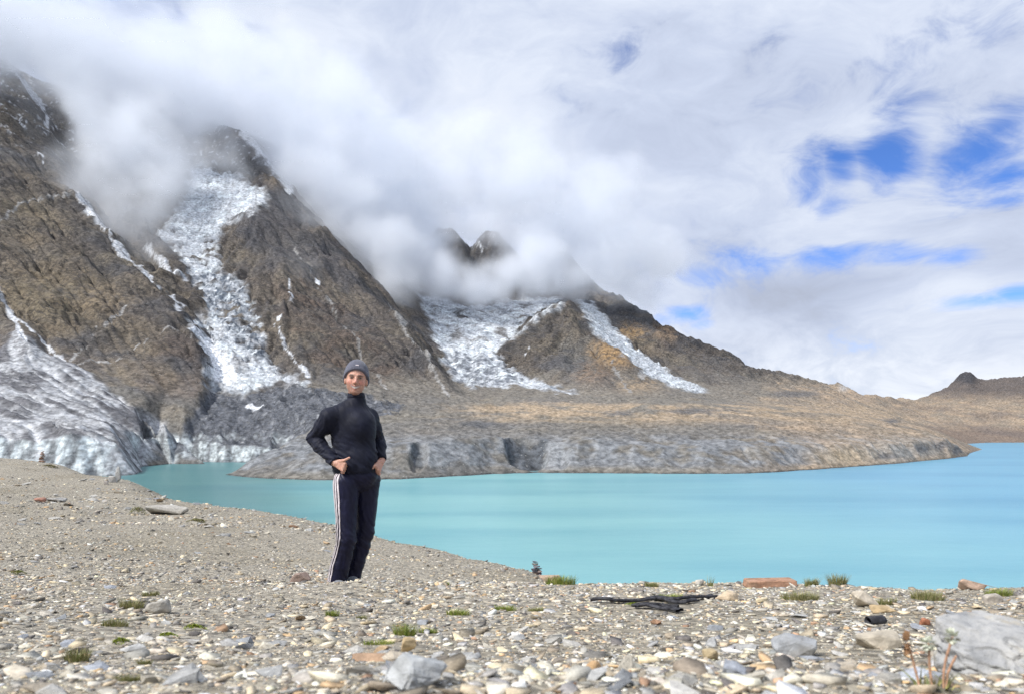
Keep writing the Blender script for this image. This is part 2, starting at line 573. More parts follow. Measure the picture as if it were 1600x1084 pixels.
def _wf(sc, seed):
    return (fbm(Xg / sc, Zg / sc + Yg / (2.2 * sc), 4, seed) * 1.6, fbm(Xg / sc + 40, Zg / sc + Yg / (2.2 * sc), 4, seed + 5) * 1.6)


_WF = [_wf(30.0, 1), _wf(20.0, 5)]
_f9 = (fbm(Xg / 7, Zg / 7 + Yg / 14, 3, 9) * 1.2, fbm(Xg / 7 + 50, Zg / 7 + Yg / 14, 3, 19) * 1.2)
_WF = [(a + .45 * _f9[0], b + .45 * _f9[1]) for a, b in _WF]


def polym(poly, soft=4.0, fray=6.0, dmin=0, dmax=9999, seed=1):
    """soft, frayed region mask on the terrain"""
    xs = [p[0] for p in poly]; ys = [p[1] for p in poly]
    i0, i1 = np.searchsorted(UC, min(xs) - 25), np.searchsorted(UC, max(xs) + 25)
    j0, j1 = np.searchsorted(RD, dmin), np.searchsorted(RD, dmax)
    s = (slice(j0, j1), slice(i0, i1))
    wx, wy = _WF[seed % 2]
    m = np.zeros(Zg.shape, np.float32)
    m[s] = in_poly(Ug[s] + fray * wx[s], P0y[s] + fray * wy[s], poly)
    m[s] = blur(m[s], max(1, int(soft / 2)))
    return m


def streak(pts, w, fray=5.0, dmin=0, dmax=9999, seed=3):
    xs = [p[0] for p in pts]
    i0, i1 = np.searchsorted(UC, min(xs) - 40), np.searchsorted(UC, max(xs) + 40)
    j0, j1 = np.searchsorted(RD, dmin), np.searchsorted(RD, dmax)
    s = (slice(j0, j1), slice(i0, i1))
    wx, wy = _WF[1]
    wv = w * (0.75 + 0.9 * perlin(Ug[s] / 30, P0y[s] / 30, seed + 8))
    m = np.zeros(Zg.shape, np.float32)
    m[s] = sstep(line_dist(Ug[s] + fray * .8 * wx[s], P0y[s] + fray * .8 * wy[s], pts), wv, wv * 0.45)
    return m


m_cone = polym([(-400, 560), (0, 545), (25, 515), (45, 525), (80, 560), (115, 566), (160, 600), (205, 630), (250, 655), (280, 690), (240, 700), (222, 760), (-400, 760)], 4, 7, dmax=1110)
m_fall = polym([(298, 258), (330, 264), (372, 274), (412, 298), (420, 316), (388, 336), (364, 344), (345, 362), (338, 385), (348, 420), (385, 450), (397, 485), (412, 530), (424, 566), (486, 607), (440, 600), (404, 602), (380, 616),
                (330, 608), (318, 596), (322, 560), (312, 528), (296, 500), (328, 498), (316, 468), (296, 440), (285, 405), (266, 382), (240, 362), (262, 345), (288, 312)], 2, 11, 1030, 2300, 11)
_oc = sstep(fbm(Xg / 34, Zg / 26 + Yg / 60, 4, 171, .55), .16, .27) * sstep(P0y, 330, 380)
m_fall = m_fall * (1 - .95 * _oc * sstep(P0y, 600, 540))
m_fallblue = polym([(322, 415), (352, 425), (385, 452), (402, 500), (426, 566), (398, 562), (368, 530), (335, 500), (318, 460), (306, 430)], 4, 11, 1030, 2000, 12)
m_debris = polym([(300, 650), (325, 608), (380, 618), (405, 606), (490, 604), (560, 616), (640, 636), (600, 650), (520, 660), (470, 690), (440, 705), (400, 730), (230, 730), (240, 690), (275, 685)], 3, 8, 940, 1290, 13)
m_valley = polym([(650, 452), (690, 466), (730, 478), (800, 468), (872, 460), (884, 472), (832, 496), (790, 535), (776, 550), (802, 577), (850, 598), (905, 612), (860, 612), (790, 602), (735, 606), (705, 590), (690, 555), (672, 510)], 2, 7, 1480, 2950, 14)
m_vdark = polym([(690, 560), (735, 548), (790, 570), (830, 592), (800, 600), (740, 606), (705, 595)], 4, 8, 1480, 2100, 15)
m_valley = m_valley * (1 - .9 * sstep(fbm(Xg / 60, Yg / 60, 4, 173, .55), .18, .3) * sstep(P0y, 560, 500))
m_hang = polym([(898, 466), (926, 474), (960, 510), (1000, 546), (1050, 583), (1112, 613), (1070, 611), (1010, 587), (960, 547), (925, 512)], 2, 6, 1600, 2750, 16)
snow = np.zeros_like(Zg)
for pts, w in (([(60, 240), (68, 250)], 3), ([(105, 290), (150, 345), (200, 398), (262, 458), (325, 532)], 4.5), ([(225, 388), (262, 420), (292, 448)], 8), ([(322, 535), (345, 570), (360, 590)], 20),
               ([(-10, 440), (18, 488), (38, 532)], 6), ([(20, 490), (60, 520), (100, 562)], 4), ([(14, 105), (45, 140), (62, 160), (95, 205)], 5), ([(45, 140), (70, 165)], 5), ([(378, 208), (415, 250), (455, 298)], 6), ([(428, 500), (450, 545), (480, 590)], 4.5),
               ([(385, 632), (412, 636)], 5), ([(735, 352), (752, 395)], 4), ([(30, 180), (36, 200)], 4), ([(855, 405), (870, 440)], 6), ([(452, 440), (455, 470)], 2), ([(826, 540), (832, 548)], 2.5)):
    snow = np.maximum(snow, streak(pts, w, 5, 1000))
pale = np.zeros_like(Zg)
for pts, w in (([(520, 470), (560, 540), (604, 606)], 2.6), ([(608, 478), (650, 540), (702, 618)], 3.2), ([(955, 560), (962, 580), (985, 612)], 2.5), ([(110, 560), (170, 500), (195, 470)], 2.5), ([(200, 540), (262, 515), (300, 525)], 2), ([(0, 340), (60, 310), (110, 312)], 2.4),
               ([(90, 590), (140, 560), (190, 560)], 1.6), ([(460, 380), (500, 450), (520, 470)], 2)):
    pale = np.maximum(pale, streak(pts, w, 4, 1000))
ice = np.clip(np.maximum.reduce([m_cone, m_fall, m_valley, m_hang]), 0, 1)

# streaks that follow the fall line (noise smeared down the slope)
def fall_line(Zb, fields, steps=26, stride=1.0):
    gj, gi = np.gradient(Zb)
    cu = (np.gradient(Xg, axis=1)); cd = np.gradient(Yg, axis=0)
    sx_, sy_ = gi / cu, gj / cd
    # slope in world axes (columns fan out, so correct the row derivative)
    ui, vj = sx_ / cu, (sy_ - sx_ * (Xg / Dg)) / cd
    ln = np.sqrt(ui * ui + vj * vj) + 1e-9
    ui = (ui / ln * stride).astype(np.float32); vj = (vj / ln * stride).astype(np.float32)
    acc = [f.copy() for f in fields]
    J0, I0 = np.mgrid[0:NV, 0:NU].astype(np.float32)
    for sg in (-1, 1):
        J, I = J0.copy(), I0.copy()
        for _ in range(steps):
            ji = np.clip(J + .5, 0, NV - 1).astype(np.int32); ij = np.clip(I + .5, 0, NU - 1).astype(np.int32)
            k = ji * NU + ij
            I += sg * ui.ravel()[k]; J += sg * vj.ravel()[k]
            k = np.clip(J + .5, 0, NV - 1).astype(np.int32) * NU + np.clip(I + .5, 0, NU - 1).astype(np.int32)
            for q, f in enumerate(fields):
                acc[q] += f.ravel()[k]
    out = []
    for a_ in acc:
        a_ = a_ - a_.mean()
        out.append(np.clip(a_ / (a_.std() * 2.2), -1, 1).astype(np.float32))
    return out


lic1, lic2, lic3 = fall_line(blur(Zg, 6), [fbm(Xg / 13, Yg / 13, 2, 71), fbm(Xg / 42, Yg / 42, 2, 73), perlin(Xg / 6.5, Yg / 6.5, 75)])

# relief -------------------------------------------------------------------
land = sstep(Zg, -1.0, 10.0)
amp_m = sstep(P0y, 632, 566) * sstep(Dg, 1020, 1200) * (Ug < 1340) * (1 - 0.75 * ice) + 0.25 * (Ug >= 1340) * sstep(Dg, 2600, 3000)
w1, w2 = fbm(Xg / 300, Yg / 300, 3, 91) * 90, fbm(Xg / 300 + 7, Yg / 300, 3, 95) * 90
crag = np.clip(fbm(Xg / 330, Zg / 260 + Yg / 500, 3, 23) * 1.8 + .45, 0, 1) * sstep(P0y, 640, 520) + .15
rdg = ridged((Xg + w1) / 210, (Yg + w2) / 240, 6, 21, 0.5)
Zg = Zg + amp_m * ((rdg - 0.62) * (22 + 30 * crag) + (lic2 * 12 + lic1 * 4) * (.35 + .65 * crag) + fbm(Xg / 34, Yg / 40, 3, 31) * 3)
# rock strata: tilted ledges
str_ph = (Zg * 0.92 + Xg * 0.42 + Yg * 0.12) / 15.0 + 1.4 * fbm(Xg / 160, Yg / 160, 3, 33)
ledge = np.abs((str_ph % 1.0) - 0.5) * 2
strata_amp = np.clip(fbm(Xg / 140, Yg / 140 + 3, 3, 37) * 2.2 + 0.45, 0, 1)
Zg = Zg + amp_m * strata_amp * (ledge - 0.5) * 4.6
# moraine hummocks, gullied bluffs
moro = land * (1 - ice) * sstep(Dg, 1500, 1150) + land * 0.7 * sstep(Dg, 1300, 1700) * (P0y > 600) * (1 - ice)
moro = np.clip(moro, 0, 1) * (1 - amp_m)
bench = moro * sstep(Zg, 14, 40)
Zg = Zg + bench * (fbm(Xg / 70, Yg / 42, 5, 41, .55) * 9.0 + np.abs(fbm(Xg / 26, Yg / 18, 4, 45)) * 4.0 - 1.0)
bluff = moro * sstep(Zg, 1.0, 8) * sstep(Zg, 40, 26) * (Dg < 1250)
Zg = Zg + bluff * (lic1 * .7 + lic2 * 1.4 + fbm(Xg / 11, Yg / 60, 3, 47) * 1.0 + np.abs(fbm(Xg / 46, Yg / 90, 3, 49)) * -6.0)
for (sx, sd, rx, rd, dep) in ((822, 772, 30, 34, 17), (655, 690, 12, 26, 8), (1375, 958, 16, 26, 8), (1420, 1030, 10, 24, 7), (1470, 1120, 14, 24, 6), (880, 752, 7, 20, 3), (1170, 770, 6, 26, 3)):
    xx = (sx - 800) / F * sd
    q = ((Xg - xx) / (rx / F * sd)) ** 2 + ((Yg - sd) / rd) ** 2
    Zg = Zg - dep * np.clip(1.35 - q, 0, 1) * moro
Zg = np.where(land > 0.02, Zg, Zg)
# glacier surfaces: crevasses and seracs
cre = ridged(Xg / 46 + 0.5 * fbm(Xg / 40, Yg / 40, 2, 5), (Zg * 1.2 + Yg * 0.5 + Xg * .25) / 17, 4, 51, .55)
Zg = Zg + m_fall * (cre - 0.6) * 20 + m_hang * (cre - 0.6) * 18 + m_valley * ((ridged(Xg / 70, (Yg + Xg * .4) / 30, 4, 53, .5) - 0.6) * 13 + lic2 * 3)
Zg = Zg + m_cone * sstep(Zg, 10, 36) * (lic2 * 3.5 + lic1 * 2.5 + (ridged(Xg / 40, Yg / 40, 3, 59) - .6) * 5)
Zg = Zg + m_debris * sstep(Zg, 15, 30) * (ridged((Xg + Yg * .6) / 26, (Yg - Xg * .6) / 50, 5, 61, .6) - .6) * 11
Zg = np.where((Zg < 0.3) & (land < 0.3), np.minimum(Zg, -0.8), Zg)


# drainage: carve runnels and remember where debris runs
def flow(z, X, Y, it):
    zj = z + fbm(X / 12, Y / 12, 2, 70 + it) * 2.0
    NVh, NUh = z.shape
    best = np.zeros_like(z); rec = np.arange(z.size).reshape(z.shape).copy()
    idx = np.arange(z.size).reshape(z.shape)
    for dj in (-1, 0, 1):
        for di in (-1, 0, 1):
            if dj == 0 and di == 0:
                continue
            j0, j1 = max(0, -dj), NVh - max(0, dj)
            i0, i1 = max(0, -di), NUh - max(0, di)
            a = (slice(j0, j1), slice(i0, i1)); b = (slice(j0 + dj, j1 + dj), slice(i0 + di, i1 + di))
            s = (zj[a] - zj[b]) / np.hypot(X[a] - X[b], Y[a] - Y[b])
            bb = best[a]; rr = rec[a]
            up = s > bb
            bb[up] = s[up]; rr[up] = idx[b][up]
    order = np.argsort(-zj.ravel()).tolist()
    r = rec.ravel().tolist()
    acc = [1.0] * z.size
    for k in order:
        q = r[k]
        if q != k:
            acc[q] += acc[k]
    return np.array(acc).reshape(z.shape)


accf = None
for it in range(3):
    accf = blur(np.log1p(flow(Zg, Xg, Yg, it)), 1)
    Zg = Zg - amp_m * np.clip(blur(accf, it == 0) - 1.7, 0, 4) * 1.7 * (.4 + .6 * crag)
Zg = Zg + (ridged(Xg / 48, Yg / 60, 4, 83) - .6) * 16 * (Ug > 930) * (Ug < 1330) * sstep(Dg, 1950, 2150) * sstep(Dg, 2900, 2700) * (1 - ice)
runnel = np.clip((accf - 1.8) / 2.5, 0, 1)
Zg = np.where(Dg > 3800, blur(Zg, 1), Zg)
Zg = Zg + (Ug > 1330) * sstep(Dg, 2500, 2900) * (ridged(Xg / 150, Yg / 150, 4, 81) - .6) * 26 * (Dg < 3900)

# ground colours -----------------------------------------------------------
Py = HY - (Zg - CAMZ) / Dg * F
n1 = fbm(Xg / 220, Yg / 220 + Zg / 200, 4, 101)
n2 = fbm(Xg / 55, Zg / 55 + Yg / 90, 4, 103)
n3 = fbm(Xg / 14, Zg / 14 + Yg / 20, 3, 107)


def lerp(c, c2, m):
    m = m.astype(np.float32)[..., None]
    return c * (1 - m) + np.array(c2, np.float32) * m


C = np.empty(Zg.shape + (3,), np.float32); C[:] = (0.140, 0.119, 0.101)
C = lerp(C, (0.19, 0.165, 0.125), np.clip(n1 * 2 + .25, 0, 1) * .8)
C = lerp(C, (0.105, 0.097, 0.095), np.clip(-n1 * 2.2 + n2 * .8, 0, 1) * .9)
C = lerp(C, (0.20, 0.155, 0.115), np.clip(n2 * 2 - .35, 0, 1) * .8)
C = lerp(C, (0.075, 0.070, 0.072), np.clip(lic2 * 1.3 + n2 * .6 - .15, 0, 1) * .75)
C = lerp(C, (0.235, 0.205, 0.165), np.clip(-lic1 * 1.2 - lic2 * .6 - .25, 0, 1) * .75)
C = lerp(C, (0.085, 0.08, 0.082), np.clip(lic1 * 1.4 - .3, 0, 1) * .7)
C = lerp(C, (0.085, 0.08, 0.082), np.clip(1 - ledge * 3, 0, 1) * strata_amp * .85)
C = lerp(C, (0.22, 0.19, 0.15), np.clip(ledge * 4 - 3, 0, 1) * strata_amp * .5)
C = lerp(C, (0.23, 0.205, 0.18), runnel * amp_m * .75)
# darker lower triangle of the left spur, dark rock of the far ridge
C = lerp(C, (0.115, 0.09, 0.08), polym([(205, 575), (262, 525), (316, 545), (318, 600), (288, 655), (215, 610)], 4, 8, 1000, 1400, 17) * .7)
C = lerp(C, (0.10, 0.10, 0.112), polym([(330, 180), (455, 290), (560, 430), (540, 450), (480, 400), (420, 420), (360, 350), (420, 310)], 6, 10, 1500, 2700, 18) * .65)
C = lerp(C, (0.085, 0.09, 0.105), polym([(930, 475), (1000, 478), (1060, 520), (1000, 520), (960, 505)], 4, 8, 2000, 2800, 19) * .8)
C = lerp(C, (0.10, 0.105, 0.12), polym([(860, 545), (915, 555), (900, 600), (870, 590), (830, 565)], 8, 10, 1500, 2100, 20) * .7)
C = lerp(C, (0.17, 0.17, 0.165), polym([(870, 520), (940, 535), (960, 600), (890, 600)], 8, 10, 1500, 2100, 22) * .6)
C = lerp(C, (0.075, 0.072, 0.075), polym([(775, 549), (800, 524), (842, 488), (884, 465), (905, 490), (880, 500), (850, 520), (820, 560), (795, 570)], 4, 10, 1500, 2250, 28) * np.clip(.6 + n3, 0, 1) * .75)
C = lerp(C, (0.09, 0.082, 0.08), polym([(1000, 480), (1060, 515), (1140, 550), (1200, 590), (1150, 585), (1090, 560), (1050, 540)], 4, 10, 1900, 2800, 30) * np.clip(.6 + n3, 0, 1) * .7)
C = lerp(C, (0.085, 0.08, 0.08), polym([(-50, 100), (60, 150), (130, 300), (200, 400), (150, 420), (60, 300), (-50, 250)], 6, 12, 1300, 2500, 31) * np.clip(.55 + n2 * 1.5, 0, 1) * .7)
patch = fbm(Xg / 120 + Zg / 200, Yg / 200 + Zg / 90, 4, 161)
C = lerp(C, (0.088, 0.09, 0.10), np.clip(patch * 3 - .1, 0, 1) * .75)
C = lerp(C, (0.20, 0.165, 0.125), np.clip(-patch * 3 - .35, 0, 1) * .55)
C = lerp(C, (0.175, 0.165, 0.155), (1 - crag) * sstep(P0y, 430, 600) * np.clip(.35 + lic1 * .5 + n2, 0, 1) * .7)
C = lerp(C, (0.062, 0.066, 0.076), (Dg > 2680) * (Ug > 600) * (Ug < 930) * np.clip(.75 + n3, 0, 1) * .8)
# talus aprons
tal = sstep(Py + lic2 * 16 + n2 * 18, 572, 612) * (Dg > 1080) * (Ug > 470) * (1 - ice)
C = lerp(C, (0.215, 0.195, 0.165), tal * np.clip(.75 + lic1 * .35, 0, 1))
och = polym([(-60, 300), (60, 300), (150, 420), (250, 520), (300, 640), (200, 600), (100, 545), (0, 470), (-60, 440)], 10, 14, 1000, 2000, 32)
C = lerp(C, (0.215, 0.165, 0.105), och * np.clip(.45 + n2 * 1.6 + n1 * .8 - lic1 * .3, 0, 1) * .42)
C = lerp(C, (0.155, 0.115, 0.09), polym([(420, 420), (540, 460), (640, 590), (560, 600), (470, 540), (430, 480)], 8, 14, 1150, 1900, 33) * np.clip(.4 + n2 * 1.6, 0, 1) * .7)
# ochre and orange rock; sunlit patches on it are painted into the colour
for (ox, oy, rx, ry, a, d0, d1, cc) in ((958, 552, 34, 24, 1, 1500, 2100, (.42, .27, .13)), (925, 585, 30, 18, .55, 1500, 2000, (.25, .16, .10)), (985, 520, 20, 13, .95, 2000, 2700, (.42, .28, .14)), (1042, 515, 18, 20, .7, 2000, 2700, (.34, .23, .14)),
                                    (995, 605, 40, 12, .7, 1400, 1800, (.36, .26, .16)), (90, 460, 110, 40, .5, 1000, 1700, (.25, .20, .12)), (160, 470, 55, 18, .6, 1000, 1700, (.30, .23, .15)), (40, 330, 60, 40, .35, 1300, 2000, (.25, .21, .14)), (870, 470, 20, 10, .4, 2000, 2300, (.30, .2, .13)),
                                    (430, 275, 20, 20, .6, 1900, 2300, (.25, .19, .12))):
    q = np.exp(-(((Ug - ox + n2 * 20) / rx) ** 2 + ((Py - oy + n3 * 12) / ry) ** 2) ** 1.5)
    C = lerp(C, cc, q * a * (Dg > d0) * (Dg < d1) * np.clip(.75 + n3 * 1.3 + lic1 * .45, 0, 1))
# moraine and valley floor
Cm = np.empty(Zg.shape + (3,), np.float32); Cm[:] = (0.185, 0.17, 0.145)
Cm = lerp(Cm, (0.15, 0.145, 0.14), np.clip(n1 * 2 + .2, 0, 1))
Cm = lerp(Cm, (0.24, 0.20, 0.15), np.clip(n2 * 2 - .1, 0, 1) * .7)
rgt = sstep(Ug + 30 * n2, 1080, 1330)
Cm = lerp(Cm, (0.37, 0.275, 0.185), rgt * (0.60 + .38 * np.clip(n2 * 2 + n1, -1, 1)))
Cm = lerp(Cm, (0.13, 0.115, 0.105), np.clip(lic2 * 1.5 - .55 + n2 * .5, 0, 1) * .55 * (Dg > 1250))
Cm = lerp(Cm, (0.44, 0.33, 0.215), np.exp(-(((Ug - 860) / 130) ** 2 + ((Py - 637 + n3 * 5) / 9) ** 2) ** 1.5) * np.clip(.7 + n2 * 1.6 + n3 * .6, 0, 1))
Cm = lerp(Cm, (0.33, 0.25, 0.165), np.exp(-(((Ug - 1080) / 160) ** 2 + ((Py - 655 + n3 * 6) / 9) ** 2)) * .5)
scarp = bluff * sstep(n2 + .35 * n3 + .25, 0, .35)
plain = sstep(Py, 627, 634) * sstep(Py + n3 * 6 + n2 * 8, 668, 652) * sstep(Ug, 700, 780) * (Dg < 2200)
Cm = lerp(Cm, (0.345, 0.265, 0.18), plain * np.clip(.5 + n2 * 1.8 + n3 * .5, 0, 1))
Cm = lerp(Cm, (0.16, 0.155, 0.15), sstep(Py, 655, 668) * sstep(Zg, 26, 34) * (Ug < 1180) * np.clip(.55 + n1, 0, 1) * .8)
Cm = lerp(Cm, (0.185, 0.195, 0.208), np.clip(scarp, 0, 1) * .95 * (1 - .75 * sstep(Ug, 1240, 1300)))
Cm = lerp(Cm, (0.31, 0.32, 0.33), bluff * np.clip(lic1 * 1.5 + lic2 * .8 - .35, 0, 1) * .4)
Cm = lerp(Cm, (0.09, 0.095, 0.10), bluff * np.clip(-lic1 * 1.6 - .55, 0, 1) * .4)
Cm = lerp(Cm, (0.40, 0.31, 0.20), np.exp(-(((Ug - 1325) / 55) ** 2 + ((Py - 712) / 14) ** 2)) * .85)
Cm = lerp(Cm, (0.30, 0.30, 0.29), np.exp(-(((Ug - 1400) / 50) ** 2 + ((Py - 706) / 14) ** 2)) * .6)
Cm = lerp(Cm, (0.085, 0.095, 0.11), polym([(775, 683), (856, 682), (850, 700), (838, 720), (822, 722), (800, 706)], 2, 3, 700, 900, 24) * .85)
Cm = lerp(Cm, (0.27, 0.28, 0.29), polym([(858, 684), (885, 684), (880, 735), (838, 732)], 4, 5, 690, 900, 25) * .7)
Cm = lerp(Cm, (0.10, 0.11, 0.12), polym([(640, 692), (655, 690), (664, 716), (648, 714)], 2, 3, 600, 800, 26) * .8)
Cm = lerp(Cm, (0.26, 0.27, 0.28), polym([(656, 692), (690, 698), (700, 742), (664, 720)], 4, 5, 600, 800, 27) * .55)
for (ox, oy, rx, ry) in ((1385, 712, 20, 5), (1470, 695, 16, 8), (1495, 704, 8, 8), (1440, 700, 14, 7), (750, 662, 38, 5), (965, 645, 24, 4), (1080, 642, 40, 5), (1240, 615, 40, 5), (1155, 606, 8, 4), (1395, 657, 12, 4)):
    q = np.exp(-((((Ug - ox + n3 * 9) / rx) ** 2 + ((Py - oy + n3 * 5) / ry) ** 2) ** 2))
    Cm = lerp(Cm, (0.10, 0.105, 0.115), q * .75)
mm = np.clip(sstep(Py + n2 * 16 + lic2 * 6, 600, 640) + (Dg < 1020), 0, 1)
mm = np.maximum(mm, (Ug > 1190) * sstep(Py + n2 * 14, 580, 616))
mm = np.maximum(mm, (Ug > 1335) * 1.0)
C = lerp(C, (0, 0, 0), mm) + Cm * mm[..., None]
# right-hand hills: darker summit; cloud-shadow patches painted into the colour
C = lerp(C, (0.105, 0.09, 0.085), sstep(Ug, 1425, 1455) * sstep(Py, 630, 608) * (Dg > 2900) * .9)
C = lerp(C, (0.055, 0.055, 0.062), np.exp(-(((Ug - 1508) / 24) ** 2 + ((Py - 586 + n2 * 8) / 13) ** 2) ** 2) * (Dg > 3300))
C = lerp(C, (0.17, 0.125, 0.10), sstep(Ug, 1340, 1400) * sstep(Py, 660, 676) * (Dg > 1800) * .75)
C = lerp(C, (0.12, 0.105, 0.10), sstep(Ug, 1330, 1400) * np.clip(n1 * 2.6, 0, 1) * (Dg > 2000) * .55)
C = lerp(C, (0.45, 0.43, 0.41), np.exp(-(((Ug - 1318) / 7) ** 2 + ((Py - 606) / 5) ** 2)) * .9 * (Dg > 2200))
# ice and snow
dirt = np.clip(lic1 * .8 + lic3 * .55 + fbm(Xg / 50, Yg / 70, 4, 121, .6) * 2.4 + .32, 0, 1)
Cc = np.empty(Zg.shape + (3,), np.float32); Cc[:] = (0.40, 0.41, 0.425)
Cc = lerp(Cc, (0.145, 0.145, 0.155), dirt)
Cc = lerp(Cc, (0.66, 0.67, 0.69), np.clip(-lic1 * 1.2 + fbm(Xg / 30, Yg / 50, 3, 123) - .35, 0, 1) * .7)
C = lerp(C, (0, 0, 0), m_cone) + Cc * m_cone[..., None]
Cd = np.empty(Zg.shape + (3,), np.float32); Cd[:] = (0.115, 0.122, 0.138)
Cd = lerp(Cd, (0.05, 0.056, 0.068), np.clip(fbm((Xg + Yg * .6) / 20, (Yg - Xg * .6) / 44, 5, 125, .6) * 2.6, 0, 1))
Cd = lerp(Cd, (0.36, 0.37, 0.39), np.clip(lic3 * .5 + fbm((Xg + Yg * .6) / 13, (Yg - Xg * .6) / 36, 5, 127, .62) * 2.6 - .5, 0, 1) * .8)
C = lerp(C, (0, 0, 0), m_debris) + Cd * m_debris[..., None]
Ci = np.empty(Zg.shape + (3,), np.float32); Ci[:] = (0.52, 0.55, 0.585)
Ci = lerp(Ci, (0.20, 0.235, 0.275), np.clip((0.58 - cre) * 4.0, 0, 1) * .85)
Ci = lerp(Ci, (0.30, 0.31, 0.33), np.clip(lic3 * 1.0 + lic1 * 1.1 + lic2 * .4 - .2, 0, 1) * .85)
Ci = lerp(Ci, (0.72, 0.79, 0.82), np.clip(fbm(Xg / 40, (Zg + Yg * .5) / 40, 3, 151) * 2.2, 0, 1) * .7)
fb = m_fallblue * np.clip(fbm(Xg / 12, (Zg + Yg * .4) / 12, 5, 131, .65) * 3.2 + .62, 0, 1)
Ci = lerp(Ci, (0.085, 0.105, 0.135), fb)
fan = sstep(P0y, 500, 530) * (Ug > 280) * (Ug < 520)
Ci = lerp(Ci, (0.23, 0.235, 0.25), fan * np.clip(lic3 * 1.1 + lic1 * .9 - .1, 0, 1) * .85)
vd = np.clip(m_vdark * 1.2 + np.clip(fbm(Xg / 60, Yg / 30, 4, 133) * 2.4 - .1, 0, 1) * .7, 0, 1) * np.clip(fbm(Xg / 18, Yg / 20, 4, 135, .6) * 3 + .6, 0, 1)
Ci = lerp(Ci, (0.15, 0.165, 0.19), vd * (Dg > 1400) * (Ug > 600) * (Ug < 900))
hg = np.clip(fbm(Xg / 12, (Zg + Yg * .5) / 16, 4, 137, .6) * 2.4 + .25, 0, 1) * (Ug > 895)
Ci = lerp(Ci, (0.33, 0.36, 0.385), hg)
mi = np.clip(m_fall + m_valley + m_hang, 0, 1)
edge = np.clip(4 * blur(mi, 6) * (1 - blur(mi, 6)), 0, 1) * mi
Ci = lerp(Ci, (0.20, 0.20, 0.205), edge * np.clip(.45 + n3 * 1.4 + lic1 * .5, 0, 1) * .9)
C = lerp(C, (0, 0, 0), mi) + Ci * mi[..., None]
C = lerp(C, (0.36, 0.35, 0.335), pale * (1 - ice))
C = lerp(C, (0.74, 0.765, 0.80), np.clip(snow * (1 - .5 * np.clip(lic3, 0, 1)), 0, 1) * .93)
# scattered snow on the high crests
hs = sstep(fbm(Xg / 16, Zg / 20 + Yg / 30, 5, 141, .62) + lic1 * .12, .20, .34) * sstep(Zg, 640, 860) * (1 - runnel)
C = lerp(C, (0.74, 0.77, 0.81), hs * .85)
# bare ice in the cliffs above the cove
g1, g2 = np.gradient(Zg, axis=0), np.gradient(RD)[:, None]
steep = np.clip(np.abs(g1 / g2), 0, 3)
m_cliff = blur(((Ug < 470) & (Dg < 1030) & (Zg > -1) & (Zg < 34)).astype(float) * sstep(steep, .7, 1.1), 1)
m_cliff *= ((m_cone + m_debris) > .2) | (Dg > 925)
Ck = np.empty(Zg.shape + (3,), np.float32); Ck[:] = (0.47, 0.52, 0.54)
ck = fbm(Xg / 9, Zg / 22, 5, 143, .6)
Ck = lerp(Ck, (0.17, 0.18, 0.19), np.clip(ck * 3.2 + .3, 0, 1))
Ck = lerp(Ck, (0.82, 0.87, 0.86), np.clip(-ck * 3 - .3, 0, 1) * .8)
C = lerp(C, (0, 0, 0), m_cliff * .92) + Ck * (m_cliff * .92)[..., None]
lum = C.mean(-1, keepdims=True); C = lum + (C - lum) * 0.92
C *= (1 - .24 * amp_m * (1 - ice))[..., None]
C *= (1 + 0.22 * n3)[..., None]
C = lerp(C, (0.075, 0.075, 0.075), sstep(Zg, 1.5, .7) * (Zg > -2) * (Dg < 1400) * (1 - m_cliff) * .75)
C = np.clip(C, 0.02, 0.9)
icy = np.clip(np.maximum.reduce([m_fall, m_valley, m_hang, m_cone * .7, m_cliff, snow]), 0, 1)
rockf = np.clip(amp_m * (1 - icy) * (1 - .8 * tal) * np.clip(.35 + crag, 0, 1), 0, 1)

m_ter, t, b = new_mat("rock_ice_and_scree")
col = t.attr('col'); icya = t.attr('icy', 'Fac'); rocka = t.attr('rocky', 'Fac')
pos = t.node('ShaderNodeNewGeometry').outputs['Position']
pz = t.vm('MULTIPLY', pos, (1, .8, 1.5))
na = t.noise(pz, 0.16, 8, 0.62)
nb = t.noise(pz, 0.9, 5, 0.7)
sp_ = t.vor(pos, 0.40, 'F1', 'Distance')
spc = t.vor(pos, 0.40, 'F1', 'Color')
spk = t.m('MULTIPLY', t.sstep(sp_, 0.34, 0.16), t.sstep(spc, 0.62, 0.9))
f = t.m('ADD', t.sstep(na, .30, .70, .56, 1.44), t.m('MULTIPLY', t.m('SUBTRACT', nb, .5), .45))
sp3 = t.node('ShaderNodeSeparateXYZ'); t.put(sp3.inputs[0], pos)
lv = t.m('ADD', t.m('ADD', t.m('MULTIPLY', sp3.outputs[2], .115), t.m('MULTIPLY', sp3.outputs[0], .052)), t.m('MULTIPLY', t.noise(pos, .012, 4, .6), 7.0))
ln = t.m('ABSOLUTE', t.m('SUBTRACT', t.m('FRACT', lv), .5))
lines_ = t.m('MULTIPLY', t.sstep(ln, .16, .04), t.sstep(t.noise(pos, .018, 4, .65), .44, .62))
lines_ = t.m('MULTIPLY', lines_, t.m('MULTIPLY', rocka, .62))
c1 = t.mix(1.0, col, f, 'MULTIPLY')
c1 = t.mix(lines_, c1, (.045, .043, .045))
crk = t.sstep(t.m('ABSOLUTE', t.m('SUBTRACT', t.noise(t.vm('MULTIPLY', pos, (1, 1, .55)), .045, 5, .6), .5)), .022, .004)
c1 = t.mix(t.m('MULTIPLY', crk, t.m('MULTIPLY', rocka, .55)), c1, (.05, .048, .05))
loose = t.m('SUBTRACT', 1.0, t.m('MAXIMUM', icya, t.m('MULTIPLY', rocka, .8)), clamp=True)
